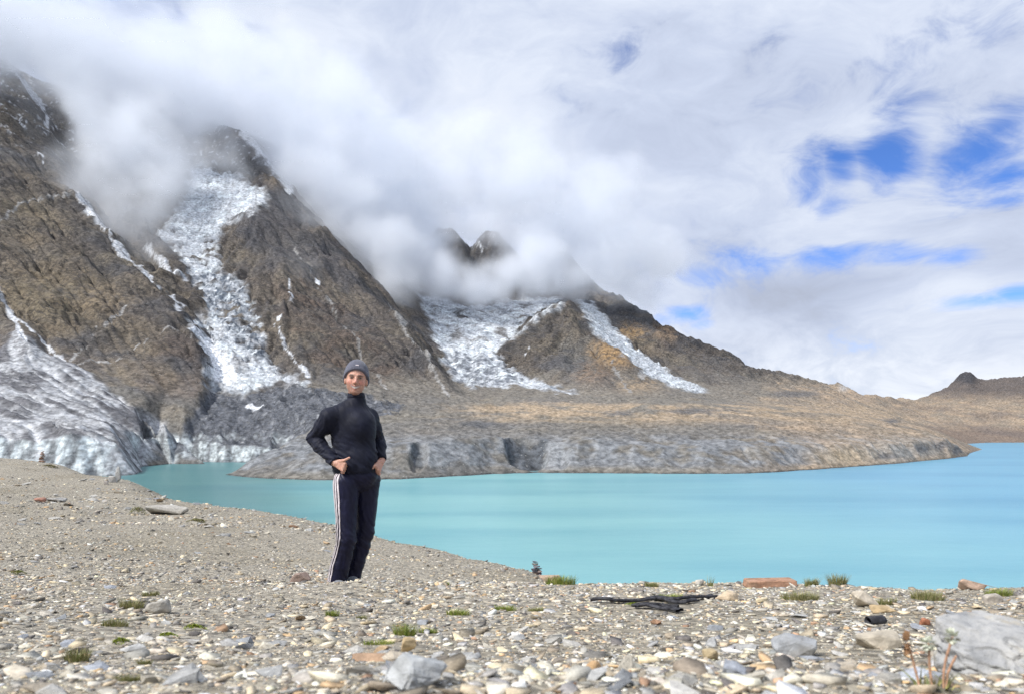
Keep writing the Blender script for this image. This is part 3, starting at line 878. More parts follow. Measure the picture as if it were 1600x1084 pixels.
c1 = t.mix(t.m('MULTIPLY', spk, t.m('MULTIPLY', loose, .85)), c1, (0.42, 0.41, 0.385))
c1 = t.mix(t.m('MULTIPLY', t.sstep(t.noise(pos, .30, 4, .7), .57, .68), t.m('MULTIPLY', loose, .45)), c1, (0.07, 0.07, 0.07))
t.put(b.inputs['Base Color'], c1)
t.put(b.inputs['Roughness'], 0.9)
t.put(b.inputs['Specular IOR Level'], 0.15)
hh = t.m('ADD', t.m('MULTIPLY', na, 1.0), t.m('SUBTRACT', t.m('MULTIPLY', nb, .3), t.m('MULTIPLY', t.m('MAXIMUM', lines_, t.m('MULTIPLY', crk, rocka)), .35)))
hh = t.m('ADD', hh, t.m('MULTIPLY', spk, t.m('MULTIPLY', loose, .12)))
t.put(b.inputs['Normal'], t.bump(hh, 0.8, 3.5))

# cut the survey into its pieces of landscape
cls = np.zeros(Zg.shape, int)                          # 0 mountain
cls[(mm > .5)] = 1                                     # moraine
cls[(Ug > 1335) & (Dg > 1750)] = 2                     # hills
cls[(m_cone > .5) | ((m_cliff > .3) & (Ug < 228))] = 3
cls[(m_fall > .5) & (Dg > 1030)] = 4
cls[(m_debris > .5) | ((m_cliff > .3) & (Ug >= 228))] = 5
cls[m_valley > .5] = 6
cls[m_hang > .5] = 7
fc = cls[:-1, :-1]
ii = np.arange(NV * NU).reshape(NV, NU)
quads = np.stack([ii[:-1, :-1], ii[:-1, 1:], ii[1:, 1:], ii[1:, :-1]], -1)
vis = ~((Zg[:-1, :-1] < -3) & (Zg[1:, 1:] < -3) & (Zg[:-1, 1:] < -3))
allv = np.stack([Xg.ravel(), Yg.ravel(), Zg.ravel()], 1)
# smooth normals across the cuts
TG = np.stack([np.gradient(Xg, axis=1), np.gradient(Yg, axis=1), np.gradient(Zg, axis=1)], -1)
TD = np.stack([np.gradient(Xg, axis=0), np.gradient(Yg, axis=0), np.gradient(Zg, axis=0)], -1)
NN = np.cross(TG, TD); NN /= np.linalg.norm(NN, axis=-1, keepdims=True)
NNf = NN.reshape(-1, 3)
for k, nm in enumerate(("mountain", "moraine", "hills", "dirty_glacier", "icefall", "debris_covered_glacier", "valley_glacier", "hanging_glacier")):
    q = quads[(fc == k) & vis].reshape(-1, 4)
    used, inv = np.unique(q, return_inverse=True)
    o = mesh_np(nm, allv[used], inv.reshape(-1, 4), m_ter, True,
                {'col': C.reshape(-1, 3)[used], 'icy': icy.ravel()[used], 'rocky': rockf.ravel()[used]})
    o.data.normals_split_custom_set_from_vertices(NNf[used].tolist())
    tag(o, kind='structure')

# ------------------------------------------------------------------ lake
m_lake, t, b = new_mat("glacial_lake_water")
pos = t.node('ShaderNodeNewGeometry').outputs['Position']
sx = t.node('ShaderNodeSeparateXYZ'); t.put(sx.inputs[0], pos)
lx, ly = sx.outputs[0], sx.outputs[1]
big = t.noise(t.vm('MULTIPLY', pos, (0.0016, 0.0034, 1)), 1.0, 4, 0.55)
band = t.noise(t.vm('MULTIPLY', pos, (0.0038, 0.0125, 1)), 1.0, 4, 0.55)
silt = t.sstep(t.m('ADD', t.m('DIVIDE', lx, ly), t.m('MULTIPLY', t.m('SUBTRACT', big, .5), .5)), -0.38, -0.16)     # melt water from the glacier is clearer in the cove
colw = t.mix(silt, (0.085, 0.215, 0.215), (0.20, 0.425, 0.435))
deep = t.sstep(t.m('ADD', lx, t.m('MULTIPLY', t.m('SUBTRACT', big, .5), 260)), 10, 330)
colw = t.mix(deep, colw, (0.125, 0.335, 0.455))
colw = t.mix(t.sstep(band, .36, .68), colw, t.mix(1.0, colw, (0.68, 0.81, 0.88), 'MULTIPLY'))  # darker bands: cloud-shadow and wind streaks painted into the water colour
t.put(b.inputs['Base Color'], colw)
t.put(b.inputs['Roughness'], 0.30)
t.put(b.inputs['IOR'], 1.33)
t.put(b.inputs['Specular IOR Level'], 0.30)
rip = t.noise(t.vm('MULTIPLY', pos, (0.5, 1.1, 1)), 1.0, 3, .6)
rip2 = t.noise(t.vm('MULTIPLY', pos, (0.06, 0.12, 1)), 1.0, 3, .6)
t.put(b.inputs['Normal'], t.bump(t.m('ADD', rip, t.m('MULTIPLY', rip2, 3)), .30, .2))
lk = mesh_np("lake", np.array([(-3500, 40, 0), (5200, 40, 0), (5200, 3200, 0), (-3500, 3200, 0)], float), np.array([[0, 1, 2, 3]]), m_lake, False)
tag(lk, kind='structure')
# ------------------------------------------------------------------ near ground: convex stony shoulder above the lake
prof = {  # column -> (distance, drop below the eye) pairs read from image rows
    -500: [(.3, .30), (1, .315), (2, .53), (4, .88), (6, 1.12), (8, 1.35), (12, 1.6), (20, 1.9), (40, 1.9), (70, 1.5), (95, 2.6), (130, 9), (230, 45)],
    0: [(.3, .30), (1, .315), (2, .53), (4, .88), (6, 1.125), (7.2, 1.34), (10, 1.56), (20, 2.13), (40, 2.45), (60, 2.02), (66, 2.3), (85, 6.5), (150, 32), (230, 48)],
    100: [(.3, .30), (1, .315), (2, .53), (4, .88), (6, 1.13), (7.2, 1.36), (10, 1.60), (20, 2.25), (40, 2.70), (53, 2.28), (60, 2.8), (80, 7.5), (150, 34), (230, 48)],
    200: [(.3, .30), (1, .315), (2, .53), (4, .89), (6, 1.14), (7.2, 1.39), (10, 1.66), (20, 2.40), (36, 2.75), (45, 2.74), (52, 3.9), (80, 11), (150, 36), (230, 48)],
    400: [(.3, .30), (1, .315), (2, .535), (4, .89), (6, 1.14), (7.2, 1.41), (10, 1.74), (20, 2.45), (30, 2.92), (38, 4.4), (60, 11), (130, 36), (230, 50)],
    520: [(.3, .30), (1, .315), (2, .535), (4, .89), (5.6, 1.07), (6.4, 1.275), (7.2, 1.44), (10, 1.80), (20, 2.65), (27, 3.17), (35, 5), (60, 13), (130, 38), (230, 50)],
    600: [(.3, .30), (1, .315), (2, .535), (4, .90), (5.6, 1.07), (6.4, 1.285), (7.2, 1.45), (10, 1.83), (18, 2.58), (24, 3.2), (32, 5.5), (60, 14), (130, 38), (230, 50)],
    700: [(.3, .30), (1, .315), (2, .535), (4, .90), (5.8, 1.10), (7.2, 1.44), (10, 1.88), (16, 2.56), (20, 3.15), (28, 5.5), (60, 15), (130, 40), (230, 50)],
    800: [(.3, .30), (1, .315), (2, .535), (4, .90), (6, 1.135), (8, 1.62), (12, 2.12), (15, 2.64), (17, 3.3), (22, 5.4), (60, 16), (130, 42), (230, 50)],
    850: [(.3, .30), (1, .315), (2, .535), (4, .90), (6, 1.14), (8, 1.60), (11, 2.02), (13.6, 2.44), (15.5, 3.1), (22, 6), (60, 17), (130, 42), (230, 50)],
    900: [(.3, .30), (1, .315), (2, .535), (4, .90), (6, 1.145), (7.5, 1.46), (10, 2.15), (14, 3.6), (22, 6.5), (60, 18), (120, 42), (230, 50)],
    1200: [(.3, .30), (1, .315), (2, .54), (4, .90), (6, 1.17), (7.5, 1.55), (10, 2.4), (14, 4), (22, 8), (60, 22), (110, 42), (230, 50)],
    1600: [(.3, .29), (1, .305), (2, .53), (4, .90), (5.6, 1.125), (7, 1.55), (10, 2.6), (14, 4.2), (22, 8), (60, 22), (110, 42), (230, 50)],
    2100: [(.3, .29), (1, .30), (2, .52), (4, .88), (5.6, 1.12), (7, 1.6), (10, 2.8), (14, 4.5), (22, 8.5), (60, 23), (110, 42), (230, 50)],
}
_cols = sorted(prof)
_LD = np.log(np.geomspace(0.3, 230, 260))
_tab = np.stack([blur(np.interp(_LD, np.log([p[0] for p in prof[c]]), [p[1] for p in prof[c]])[None, :].repeat(3, 0), 2)[1] for c in _cols])
_cf = np.arange(-500, 2101, 20.0)
_tab2 = np.stack([np.interp(_cf, _cols, _tab[:, k]) for k in range(len(_LD))], 1)
_tab2 = blur(_tab2, 2)


def ground_z(x, y):
    """height of the near ground (world z) at numpy x, y"""
    x = np.asarray(x, float); y = np.asarray(y, float)
    Dd = np.maximum(y, 0.31)
    u = np.clip(800 + F * x / np.maximum(y, 2.2), -499, 2099)
    fi = (u + 500) / 20.0
    i0 = np.clip(np.floor(fi).astype(int), 0, len(_cf) - 2); fu = fi - i0
    fj = (np.log(Dd) - _LD[0]) / (_LD[1] - _LD[0])
    j0 = np.clip(np.floor(fj).astype(int), 0, len(_LD) - 2); fv = np.clip(fj - j0, 0, 1)
    h = (_tab2[i0, j0] * (1 - fu) + _tab2[i0 + 1, j0] * fu) * (1 - fv) + (_tab2[i0, j0 + 1] * (1 - fu) + _tab2[i0 + 1, j0 + 1] * fu) * fv
    s = np.clip(Dd, 1.0, 12)
    nz = fbm(x / 1.3, y / 1.3, 3, 201) * 0.022 * s ** .5 + fbm(x / .35, y / .35, 3, 203) * 0.010 + fbm(x / 6, y / 6, 3, 205) * 0.02 * np.clip(Dd - 6, 0, 10)
    return CAMZ - h + nz


def at(px, py, D):
    """ground point in image column px at distance D"""
    x = (px - 800) / F * D
    return Vector((x, D, float(ground_z(np.array([x]), np.array([D]))[0])))


def hit(px, py, d0=0.7, d1=75):
    """first ground point seen at image position px, py"""
    Ds = np.geomspace(d0, d1, 1500)
    x = (px - 800) / F * Ds
    yy = HY - (ground_z(x, Ds) - CAMZ) / Ds * F
    k = np.argmax(yy <= py) if (yy <= py).any() else int(np.argmin(yy))
    return at(px, py, Ds[k])


gs = np.linspace(-1.25, 1.25, 420)
gd = np.concatenate([np.linspace(-2.5, 0.55, 16), np.geomspace(0.6, 12, 320), np.geomspace(12.1, 80, 150), np.geomspace(82, 230, 24)])
Sg, Dn = np.meshgrid(gs, gd)
Xn = Sg * (np.maximum(Dn, 0) + 3.0)
Zn = ground_z(Xn, Dn)
nnu = len(gs)
ii = np.arange(Xn.size).reshape(Xn.shape)
qn = np.stack([ii[:-1, :-1], ii[:-1, 1:], ii[1:, 1:], ii[1:, :-1]], -1).reshape(-1, 4)
m_grd, t, b = new_mat("gritty_scree_ground")
pos = t.node('ShaderNodeNewGeometry').outputs['Position']
v1 = t.vor(pos, 30, 'F1', 'Color'); v1d = t.vor(pos, 30, 'F1', 'Distance')
v2 = t.vor(pos, 9, 'F1', 'Color'); v2d = t.vor(pos, 9, 'F1', 'Distance')
nl = t.noise(pos, 0.35, 5, .6); ns = t.noise(pos, 40, 4, .7)
cA = t.ramp(v1, [(0, (.10, .09, .078)), (.35, (.215, .195, .16)), (.6, (.30, .275, .225)), (.85, (.38, .34, .27)), (1, (.48, .44, .375))])
cB = t.ramp(v2, [(0, (.15, .14, .125)), (.5, (.27, .25, .21)), (1, (.40, .36, .29))])
cc = t.mix(t.sstep(v2d, .45, .25, 0, .6), cA, cB)
cc = t.mix(t.sstep(nl, .45, .65, 0, .55), cc, t.mix(1.0, cc, (.74, .72, .66), 'MULTIPLY'))
cc = t.mix(1.0, cc, t.sstep(ns, .3, .7, .8, 1.42), 'MULTIPLY')
t.put(b.inputs['Base Color'], cc)
t.put(b.inputs['Roughness'], .95)
t.put(b.inputs['Specular IOR Level'], .1)
bh = t.m('ADD', t.m('MULTIPLY', v1d, -.4), t.m('ADD', t.m('MULTIPLY', v2d, -1.0), t.m('MULTIPLY', ns, .2)))
t.put(b.inputs['Normal'], t.bump(bh, .9, .03))
ground = mesh_np("ground", np.stack([Xn.ravel(), Dn.ravel(), Zn.ravel()], 1), qn, m_grd, True)
tag(ground, kind='structure')
# ------------------------------------------------------------------ low cloud wrapped round the mountain tops
CL = [  # image column, row, distance, radius in image pixels (at that distance), density weight
    (-200, 20, 2000, 100, .8), (-60, 10, 1950, 80, .8), (50, 30, 2000, 70, .75), (150, 90, 2050, 75, .8), (250, 100, 2100, 75, .8), (350, 120, 2150, 70, .8), (430, 150, 2200, 70, .8), (520, 190, 2250, 80, .75),
    (70, 70, 2350, 50, 1.1), (140, 115, 2350, 55, 1.25), (225, 145, 2400, 55, 1.25), (305, 150, 2400, 52, 1.2), (370, 175, 2450, 50, 1.1), (-80, 40, 2300, 70, 1),
    (150, 180, 1950, 60, 1), (215, 225, 1900, 60, 1), (165, 265, 1840, 52, .95), (225, 305, 1760, 48, .9), (270, 255, 1900, 45, .95), (190, 345, 1680, 36, .7), (245, 365, 1640, 34, .6),
    (300, 165, 2150, 60, .9), (350, 160, 2250, 50, .9), (345, 262, 1960, 34, .7), (15, 240, 1650, 45, .22), (110, 150, 2100, 44, .75), (330, 220, 2050, 30, .5),
    (450, 225, 2200, 60, 1), (500, 285, 2150, 62, 1), (550, 345, 2080, 56, 1), (590, 390, 2000, 48, 1.05), (625, 425, 1960, 42, 1), (480, 325, 1920, 34, .55), (455, 385, 1600, 34, .36), (505, 395, 1640, 28, .28),
    (600, 270, 2350, 90, .85), (720, 265, 2450, 62, .8), (820, 285, 2450, 60, .8), (920, 350, 2450, 75, .8), (620, 330, 2350, 70, 1), (705, 295, 2400, 40, .9), (790, 300, 2450, 42, .9), (880, 365, 2450, 55, .9),
    (640, 400, 2300, 44, 1.05), (690, 436, 2250, 32, 1.15), (740, 446, 2250, 28, 1.15), (790, 440, 2250, 32, 1.15), (835, 425, 2300, 40, 1.1), (880, 438, 2350, 34, 1), (925, 420, 2430, 48, 1), (965, 440, 2480, 34, .8), (995, 450, 2500, 26, .6),
    (692, 338, 2700, 28, .85), (745, 350, 2750, 26, .75), (790, 362, 2750, 28, .95), (665, 385, 2600, 28, .8),
    (470, 260, 2450, 65, 1), (540, 330, 2400, 60, 1), (600, 375, 2350, 52, 1), (860, 395, 2550, 52, 1),
    (838, 385, 2380, 26, .9), (655, 360, 2350, 42, 1), (1000, 405, 2480, 56, .7), (645, 445, 2100, 28, .6), (540, 430, 1960, 20, .35), (60, 190, 1900, 30, .3), (575, 455, 1850, 18, .3),
]
pts = bpy.data.meshes.new("cloud_seeds")
co = [((p[0] - 800) / F * p[2], p[2], zz(p[1], p[2])) for p in CL]
pts.from_pydata(co, [], [])
at_r = pts.attributes.new('rad', 'FLOAT', 'POINT'); at_r.data.foreach_set('value', [p[3] / F * p[2] for p in CL])
at_w = pts.attributes.new('wgt', 'FLOAT', 'POINT'); at_w.data.foreach_set('value', [float(p[4]) for p in CL])
m_cl = bpy.data.materials.new("cloud_vapour"); m_cl.use_nodes = True
t = NT(m_cl.node_tree)
for n in list(t.n):
    t.n.remove(n)
pv = t.node('ShaderNodeVolumePrincipled')
pv.inputs['Color'].default_value = (0.93, 0.95, 0.985, 1)
pv.inputs['Anisotropy'].default_value = CLOUD_ANISO
pv.inputs['Density'].default_value = 1.0
pv.inputs['Density Attribute'].default_value = 'density'
o_ = t.node('ShaderNodeOutputMaterial')
t.l.new(pv.outputs[0], o_.inputs['Volume'])
ng = bpy.data.node_groups.new("cloud_density", 'GeometryNodeTree')
ng.interface.new_socket('Geometry', in_out='INPUT', socket_type='NodeSocketGeometry')
ng.interface.new_socket('Geometry', in_out='OUTPUT', socket_type='NodeSocketGeometry')
g = NT(ng)
gi = g.node('NodeGroupInput'); go = g.node('NodeGroupOutput')
pos = g.node('GeometryNodeInputPosition').outputs[0]
wn = g.noise(pos, 0.0045, 5, .55, color=True)
wpos = g.vm('ADD', pos, g.vm('SCALE', g.vm('SUBTRACT', wn, (.5, .5, .5)), scale=300.0))
dens = None


def gsample(src, attr, index):
    sa = g.node('GeometryNodeSampleIndex', data_type='FLOAT', domain='POINT')
    g.l.new(src, sa.inputs['Geometry'])
    na_ = g.node('GeometryNodeInputNamedAttribute', data_type='FLOAT'); na_.inputs['Name'].default_value = attr
    g.l.new(na_.outputs[0], [s for s in sa.inputs if s.name == 'Value' and s.enabled][0])
    g.l.new(index, sa.inputs['Index'])
    return sa.outputs[0]


def gsamplev(src, index):
    sa = g.node('GeometryNodeSampleIndex', data_type='FLOAT_VECTOR', domain='POINT')
    g.l.new(src, sa.inputs['Geometry'])
    p_ = g.node('GeometryNodeInputPosition').outputs[0]
    g.l.new(p_, [s for s in sa.inputs if s.name == 'Value' and s.enabled][0])
    g.l.new(index, sa.inputs['Index'])
    return sa.outputs[0]


sn = g.node('GeometryNodeSampleNearest', domain='POINT')
g.l.new(gi.outputs[0], sn.inputs['Geometry'])
g.l.new(wpos, sn.inputs['Sample Position'])
idx = sn.outputs[0]
rad = gsample(gi.outputs[0], 'rad', idx)
wgt = gsample(gi.outputs[0], 'wgt', idx)
dist = g.vm('LENGTH', g.vm('MULTIPLY', g.vm('SUBTRACT', wpos, gsamplev(gi.outputs[0], idx)), (1.0, .6, 1.0)))
e = g.m('SUBTRACT', 1.0, g.m('DIVIDE', dist, g.m('MULTIPLY', rad, 1.6)))
nz = g.noise(g.vm('MULTIPLY', pos, (1, 1, 1.15)), 0.0095, 7, .60)
shape = g.m('ADD', e, g.m('MULTIPLY', g.m('SUBTRACT', nz, .5), 1.5))
mr = g.node('ShaderNodeMapRange', interpolation_type='SMOOTHSTEP')
g.put(mr.inputs[0], shape)
for i_, q_ in enumerate((0.06, 0.9, 0.0, 1.0)):
    g.put(mr.inputs[i_ + 1], q_)
dens = g.m('MULTIPLY', g.m('MULTIPLY', mr.outputs[0], g.m('MULTIPLY', wgt, wgt)), CLOUD_DENSITY)
vc = g.node('GeometryNodeVolumeCube')
g.put(vc.inputs['Density'], dens)
vc.inputs['Min'].default_value = (-2350, 1420, 320)
vc.inputs['Max'].default_value = (620, 2950, 1560)
vc.inputs['Resolution X'].default_value = 230
vc.inputs['Resolution Y'].default_value = 118
vc.inputs['Resolution Z'].default_value = 96
sm = g.node('GeometryNodeSetMaterial'); sm.inputs['Material'].default_value = m_cl
g.l.new(vc.outputs[0], sm.inputs[0])
g.l.new(sm.outputs[0], go.inputs[0])
cloud = bpy.data.objects.new("clouds", pts)
COL.objects.link(cloud)
pts.materials.append(m_cl)
md = cloud.modifiers.new("vapour", 'NODES'); md.node_group = ng
tag(cloud, "pale grey cloud bank wrapped round the mountain tops", "cloud", kind='stuff')
# ------------------------------------------------------------------ person: implicit surfaces polygonised with surface nets
class Field:
    def __init__(self, lo, hi, h):
        self.lo = np.array(lo, np.float32); self.h = h
        self.n = np.ceil((np.array(hi) - np.array(lo)) / h).astype(int) + 1
        self.v = np.full(tuple(self.n), 0.2, np.float32)
        self.ax = [self.lo[i] + h * np.arange(self.n[i], dtype=np.float32) for i in range(3)]

    def sub(self, lo, hi):
        s = []
        for i in range(3):
            a = int(np.clip(np.floor((lo[i] - self.lo[i]) / self.h), 0, self.n[i])); b = int(np.clip(np.ceil((hi[i] - self.lo[i]) / self.h) + 1, 0, self.n[i]))
            s.append(slice(a, b))
        X, Y, Z = np.meshgrid(*[self.ax[i][s[i]] for i in range(3)], indexing='ij')
        return tuple(s), X, Y, Z

    def _blend(self, s, d, k, mode):
        a = self.v[s]
        if mode == 'add':
            hh = np.clip(0.5 + 0.5 * (a - d) / k, 0, 1)
            self.v[s] = a * (1 - hh) + d * hh - k * hh * (1 - hh)
        else:
            d = -d
            hh = np.clip(0.5 - 0.5 * (a - d) / k, 0, 1)
            self.v[s] = a * (1 - hh) + d * hh + k * hh * (1 - hh)

    def cone(self, a, b, ra, rb, k=0.02, mode='add', sq=(1, 1, 1)):
        """round cone from a to b"""
        a = np.array(a, float); b = np.array(b, float)
        m = max(ra, rb) + 0.07
        s, X, Y, Z = self.sub(np.minimum(a, b) - m, np.maximum(a, b) + m)
        if X.size == 0: return self
        ba = b - a; L2 = float(ba @ ba) + 1e-12
        t = np.clip(((X - a[0]) * ba[0] + (Y - a[1]) * ba[1] + (Z - a[2]) * ba[2]) / L2, 0, 1)
        d = np.sqrt(((X - a[0] - t * ba[0]) / sq[0]) ** 2 + ((Y - a[1] - t * ba[1]) / sq[1]) ** 2 + ((Z - a[2] - t * ba[2]) / sq[2]) ** 2) - (ra + (rb - ra) * t)
        self._blend(s, d.astype(np.float32), k, mode)
        return self

    def ell(self, c, r, k=0.02, rot=None, mode='add'):
        c = np.array(c, float); m = max(r) + 0.07
        s, X, Y, Z = self.sub(c - m, c + m)
        if X.size == 0: return self
        P = np.stack([X - c[0], Y - c[1], Z - c[2]], -1)
        if rot is not None:
            P = P @ np.array(rot, np.float32)
        r = np.array(r, np.float32)
        k0 = np.linalg.norm(P / r, axis=-1); k1 = np.linalg.norm(P / (r * r), axis=-1) + 1e-6
        d = k0 * (k0 - 1) / k1
        self._blend(s, d.astype(np.float32), k, mode)
        return self

    def grid(self):
        return np.meshgrid(*self.ax, indexing='ij')

    def nets(self):
        v = self.v; ins = v < 0
        n = np.array(v.shape) - 1
        c = [ins[i:n[0] + i, j:n[1] + j, k:n[2] + k] for i in (0, 1) for j in (0, 1) for k in (0, 1)]
        cnt = sum(x.astype(np.int8) for x in c)
        act = (cnt > 0) & (cnt < 8)
        idx = np.full(act.shape, -1, np.int64)
        cells = np.argwhere(act)
        idx[act] = np.arange(len(cells))
        acc = np.zeros((len(cells), 3)); num = np.zeros(len(cells))
        corners = [(i, j, k) for i in (0, 1) for j in (0, 1) for k in (0, 1)]
        for a in range(8):
            for b in range(a + 1, 8):
                if sum(abs(corners[a][q] - corners[b][q]) for q in range(3)) != 1: continue
                pa = cells + corners[a]; pb = cells + corners[b]
                va = v[pa[:, 0], pa[:, 1], pa[:, 2]]; vb = v[pb[:, 0], pb[:, 1], pb[:, 2]]
                cr = (va < 0) != (vb < 0)
                t = np.where(cr, va / np.where(cr, va - vb, 1), 0)
                p = np.array(corners[a]) + t[:, None] * (np.array(corners[b]) - np.array(corners[a]))
                acc[cr] += p[cr]; num[cr] += 1
        verts = self.lo + self.h * (cells + acc / num[:, None])
        faces = []
        for ax in range(3):
            o1, o2 = [q for q in range(3) if q != ax]
            sa = [slice(1, -1)] * 3; sa[ax] = slice(0, -1)
            sb = [slice(1, -1)] * 3; sb[ax] = slice(1, None)
            A = ins[tuple(sa)]; B = ins[tuple(sb)]
            e = np.argwhere(A != B)
            if len(e) == 0: continue
            fl = A[e[:, 0], e[:, 1], e[:, 2]]
            base = e.copy(); base[:, o1] += 1; base[:, o2] += 1
            def cell(d1, d2):
                q = base.copy(); q[:, o1] -= d1; q[:, o2] -= d2
                return idx[q[:, 0], q[:, 1], q[:, 2]]
            f = np.stack([cell(1, 1), cell(0, 1), cell(0, 0), cell(1, 0)], 1)
            flip = fl if ax != 1 else ~fl
            f[~flip] = f[~flip][:, ::-1]
            faces.append(f)
        f = np.concatenate(faces)
        f = f[(f >= 0).all(1)]
        return verts, f

    def sample(self, P):
        q = (np.asarray(P) - self.lo) / self.h
        q = np.clip(q, 0, np.array(self.v.shape) - 1.001)
        i = q.astype(int); f = q - i
        r = 0
        for a in (0, 1):
            for b in (0, 1):
                for c in (0, 1):
                    w = (f[..., 0] if a else 1 - f[..., 0]) * (f[..., 1] if b else 1 - f[..., 1]) * (f[..., 2] if c else 1 - f[..., 2])
                    r = r + w * self.v[i[..., 0] + a, i[..., 1] + b, i[..., 2] + c]
        return r


def rotz(a):
    c, s = math.cos(a), math.sin(a)
    return np.array([[c, -s, 0], [s, c, 0], [0, 0, 1]])


def rotx(a):
    c, s = math.cos(a), math.sin(a)
    return np.array([[1, 0, 0], [0, c, -s], [0, s, c]])


def roty(a):
    c, s = math.cos(a), math.sin(a)
    return np.array([[c, 0, s], [0, 1, 0], [-s, 0, c]])


PS = 6.3 / F                                           # metres per image pixel at the person
person_at = at(553, 0, 6.3)


def pp(px, py, y):                                     # image position on the person -> local metres
    return np.array([(px - 553) * PS, y, (916 - py) * PS])


# joints (his right side is the one nearer the camera, towards image left)
shR, elR, wrR = pp(519, 650, -.095), pp(491, 682, -.005), pp(529, 718, -.135)
shL, elL, wrL = pp(574, 650, .095), pp(584, 688, .20), pp(595, 716, .03)
hipR, knR, anR = pp(543, 754, -.06), pp(546, 836, -.105), pp(530, 898, -.06)
hipL, knL, anL = pp(573, 752, .06), pp(568, 832, .055), pp(546, 896, .09)
waist, chest, neck = pp(556, 730, 0), pp(551, 662, 0), pp(556, 617, 0.0)
TW = rotz(R(-32))                                      # torso turned towards image right
headc = pp(557.5, 588, -.02)
HR = (rotz(R(10)) @ roty(R(5)) @ rotx(R(4))) * 1.0
HS = 1.10                                              # head size


def hp(x, y, z):
    return headc + HR @ (np.array([x, y, z]) * HS)


def hr(*r):
    return tuple(q * HS for q in r)


# ---- body (one continuous skin mesh; mostly under the clothes)
B = Field((-.42, -.30, -.02), (.36, .34, 1.86), 0.0052)
B.ell(waist + [0, 0, .02], (.135, .085, .16), .05, TW)
B.ell(chest + [0, 0, .0], (.15, .085, .17), .05, TW)
for s_, e_, w_ in ((shR, elR, wrR), (shL, elL, wrL)):
    B.cone(chest + (s_ - chest) * .5 + [0, 0, .05], s_, .06, .05, .04)
    B.cone(s_, e_, .045, .036, .03); B.cone(e_, w_, .036, .026, .02)
for h_, k_, a_ in ((hipR, knR, anR), (hipL, knL, anL)):
    B.cone(h_, k_, .072, .05, .04); B.cone(k_, a_ + [0, 0, .02], .045, .033, .03)
    B.cone(a_, a_ + [.02, -.055, -.05], .030, .02, .03)
B.cone(chest + [0.01, 0, .12], headc + HR @ np.array([0, .02, -.06]), .056, .054, .03)
# head
B.ell(hp(0, .012, .018), hr(.075, .094, .100), .02, HR)
B.ell(hp(0, -.030, -.052), hr(.064, .062, .062), .03, HR)
B.ell(hp(0, -.060, -.098), hr(.030, .028, .022), .025, HR)                 # chin
for sx in (-1, 1):
    B.ell(hp(.040 * sx, -.058, -.032), hr(.024, .022, .022), .02, HR)     # smiling cheeks
    B.ell(hp(.075 * sx, .008, -.022), hr(.011, .020, .032), .008, HR)      # ears
    B.cone(hp(.012 * sx, -.085, .018), hp(.045 * sx, -.072, .016), .011 * HS, .009 * HS, .012)   # brow ridge
    B.ell(hp(.031 * sx, -.098, .000), hr(.017, .018, .009), .012, HR, 'sub')
    B.ell(hp(.031 * sx, -.073, .001), hr(.014, .012, .011), .003, HR)      # eyeballs
    B.ell(hp(.011 * sx, -.098, -.034), hr(.009, .010, .008), .008, HR)     # nostril wings
B.cone(hp(0, -.088, .012), hp(0, -.111, -.028), .009 * HS, .0125 * HS, .010)       # nose
B.cone(hp(-.030, -.074, -.050), hp(0, -.093, -.060), .006 * HS, .008 * HS, .006)   # upper lip
B.cone(hp(.030, -.074, -.050), hp(0, -.093, -.060), .006 * HS, .008 * HS, .006)
B.cone(hp(-.024, -.076, -.064), hp(0, -.086, -.075), .006 * HS, .008 * HS, .006)     # lower lip
B.cone(hp(.024, -.076, -.064), hp(0, -.086, -.075), .006 * HS, .008 * HS, .006)
B.ell(hp(0, -.104, -.066), hr(.024, .016, .004), .003, HR, 'sub')


# hands: palm, four curled fingers, thumb
def hand(wr, kn, side, curl, thumb):
    wr = np.array(wr); kn = np.array(kn)
    d = (kn - wr); L = np.linalg.norm(d); d = d / L
    side = np.array(side) - d * (np.array(side) @ d); side /= np.linalg.norm(side)
    B.cone(wr - d * .03, wr + d * .01, .025, .025, .015)
    for q in (-1, -.33, .33, 1):
        B.cone(wr + d * .012 + side * .012 * q, kn + side * .028 * q, .016, .0125, .008)
    for q, ln in ((-1, .80), (-.33, .95), (.33, 1.0), (1, .92)):
        p0 = kn + side * .028 * q
        p1 = p0 + (np.array(curl[0])) * .036 * ln
        p2 = p1 + (np.array(curl[1])) * .026 * ln
        p3 = p2 + (np.array(curl[2])) * .018 * ln
        B.cone(p0, p1, .0105, .0095, .004); B.cone(p1, p2, .0095, .0088, .003); B.cone(p2, p3, .0088, .0075, .003)
    t0 = wr + d * .022 + side * .024; t1 = np.array(thumb[0]); t2 = np.array(thumb[1])
    B.cone(t0, t1, .015, .0115, .008); B.cone(t1, t2, .0108, .009, .004)


kR = pp(545, 725, -.182)
hand(wrR + [.008, -.008, -.008], kR, (.30, .0, .95), ((.05, .75, -.65), (-.55, .8, -.1), (-.8, .4, .3)), (pp(545.5, 715, -.188), pp(553, 711, -.18)))
kL = pp(591.5, 729, -.055)
hand(wrL + [.0, -.012, -.015], kL, (-.35, -.2, .9), ((-.35, .6, -.7), (.2, .9, -.2), (.5, .8, .2)), (pp(588, 724, -.075), pp(585, 728, -.085)))
bv, bf = B.nets()
# skin colours
hl = (bv - headc) @ HR / HS                                  # head coordinates of every vertex
bc = np.empty((len(bv), 3)); bc[:] = (0.53, 0.29, 0.21)
inh = (bv[:, 2] > headc[2] - .16) & (np.linalg.norm(bv - headc, axis=1) < .2)


def blob(c, r):
    q = ((hl - np.array(c)) / np.array(r))
    return np.exp(-(q ** 2).sum(1) ** 1.5) * inh


def paint(c, m):
    global bc
    bc = bc * (1 - m[:, None]) + np.array(c) * m[:, None]


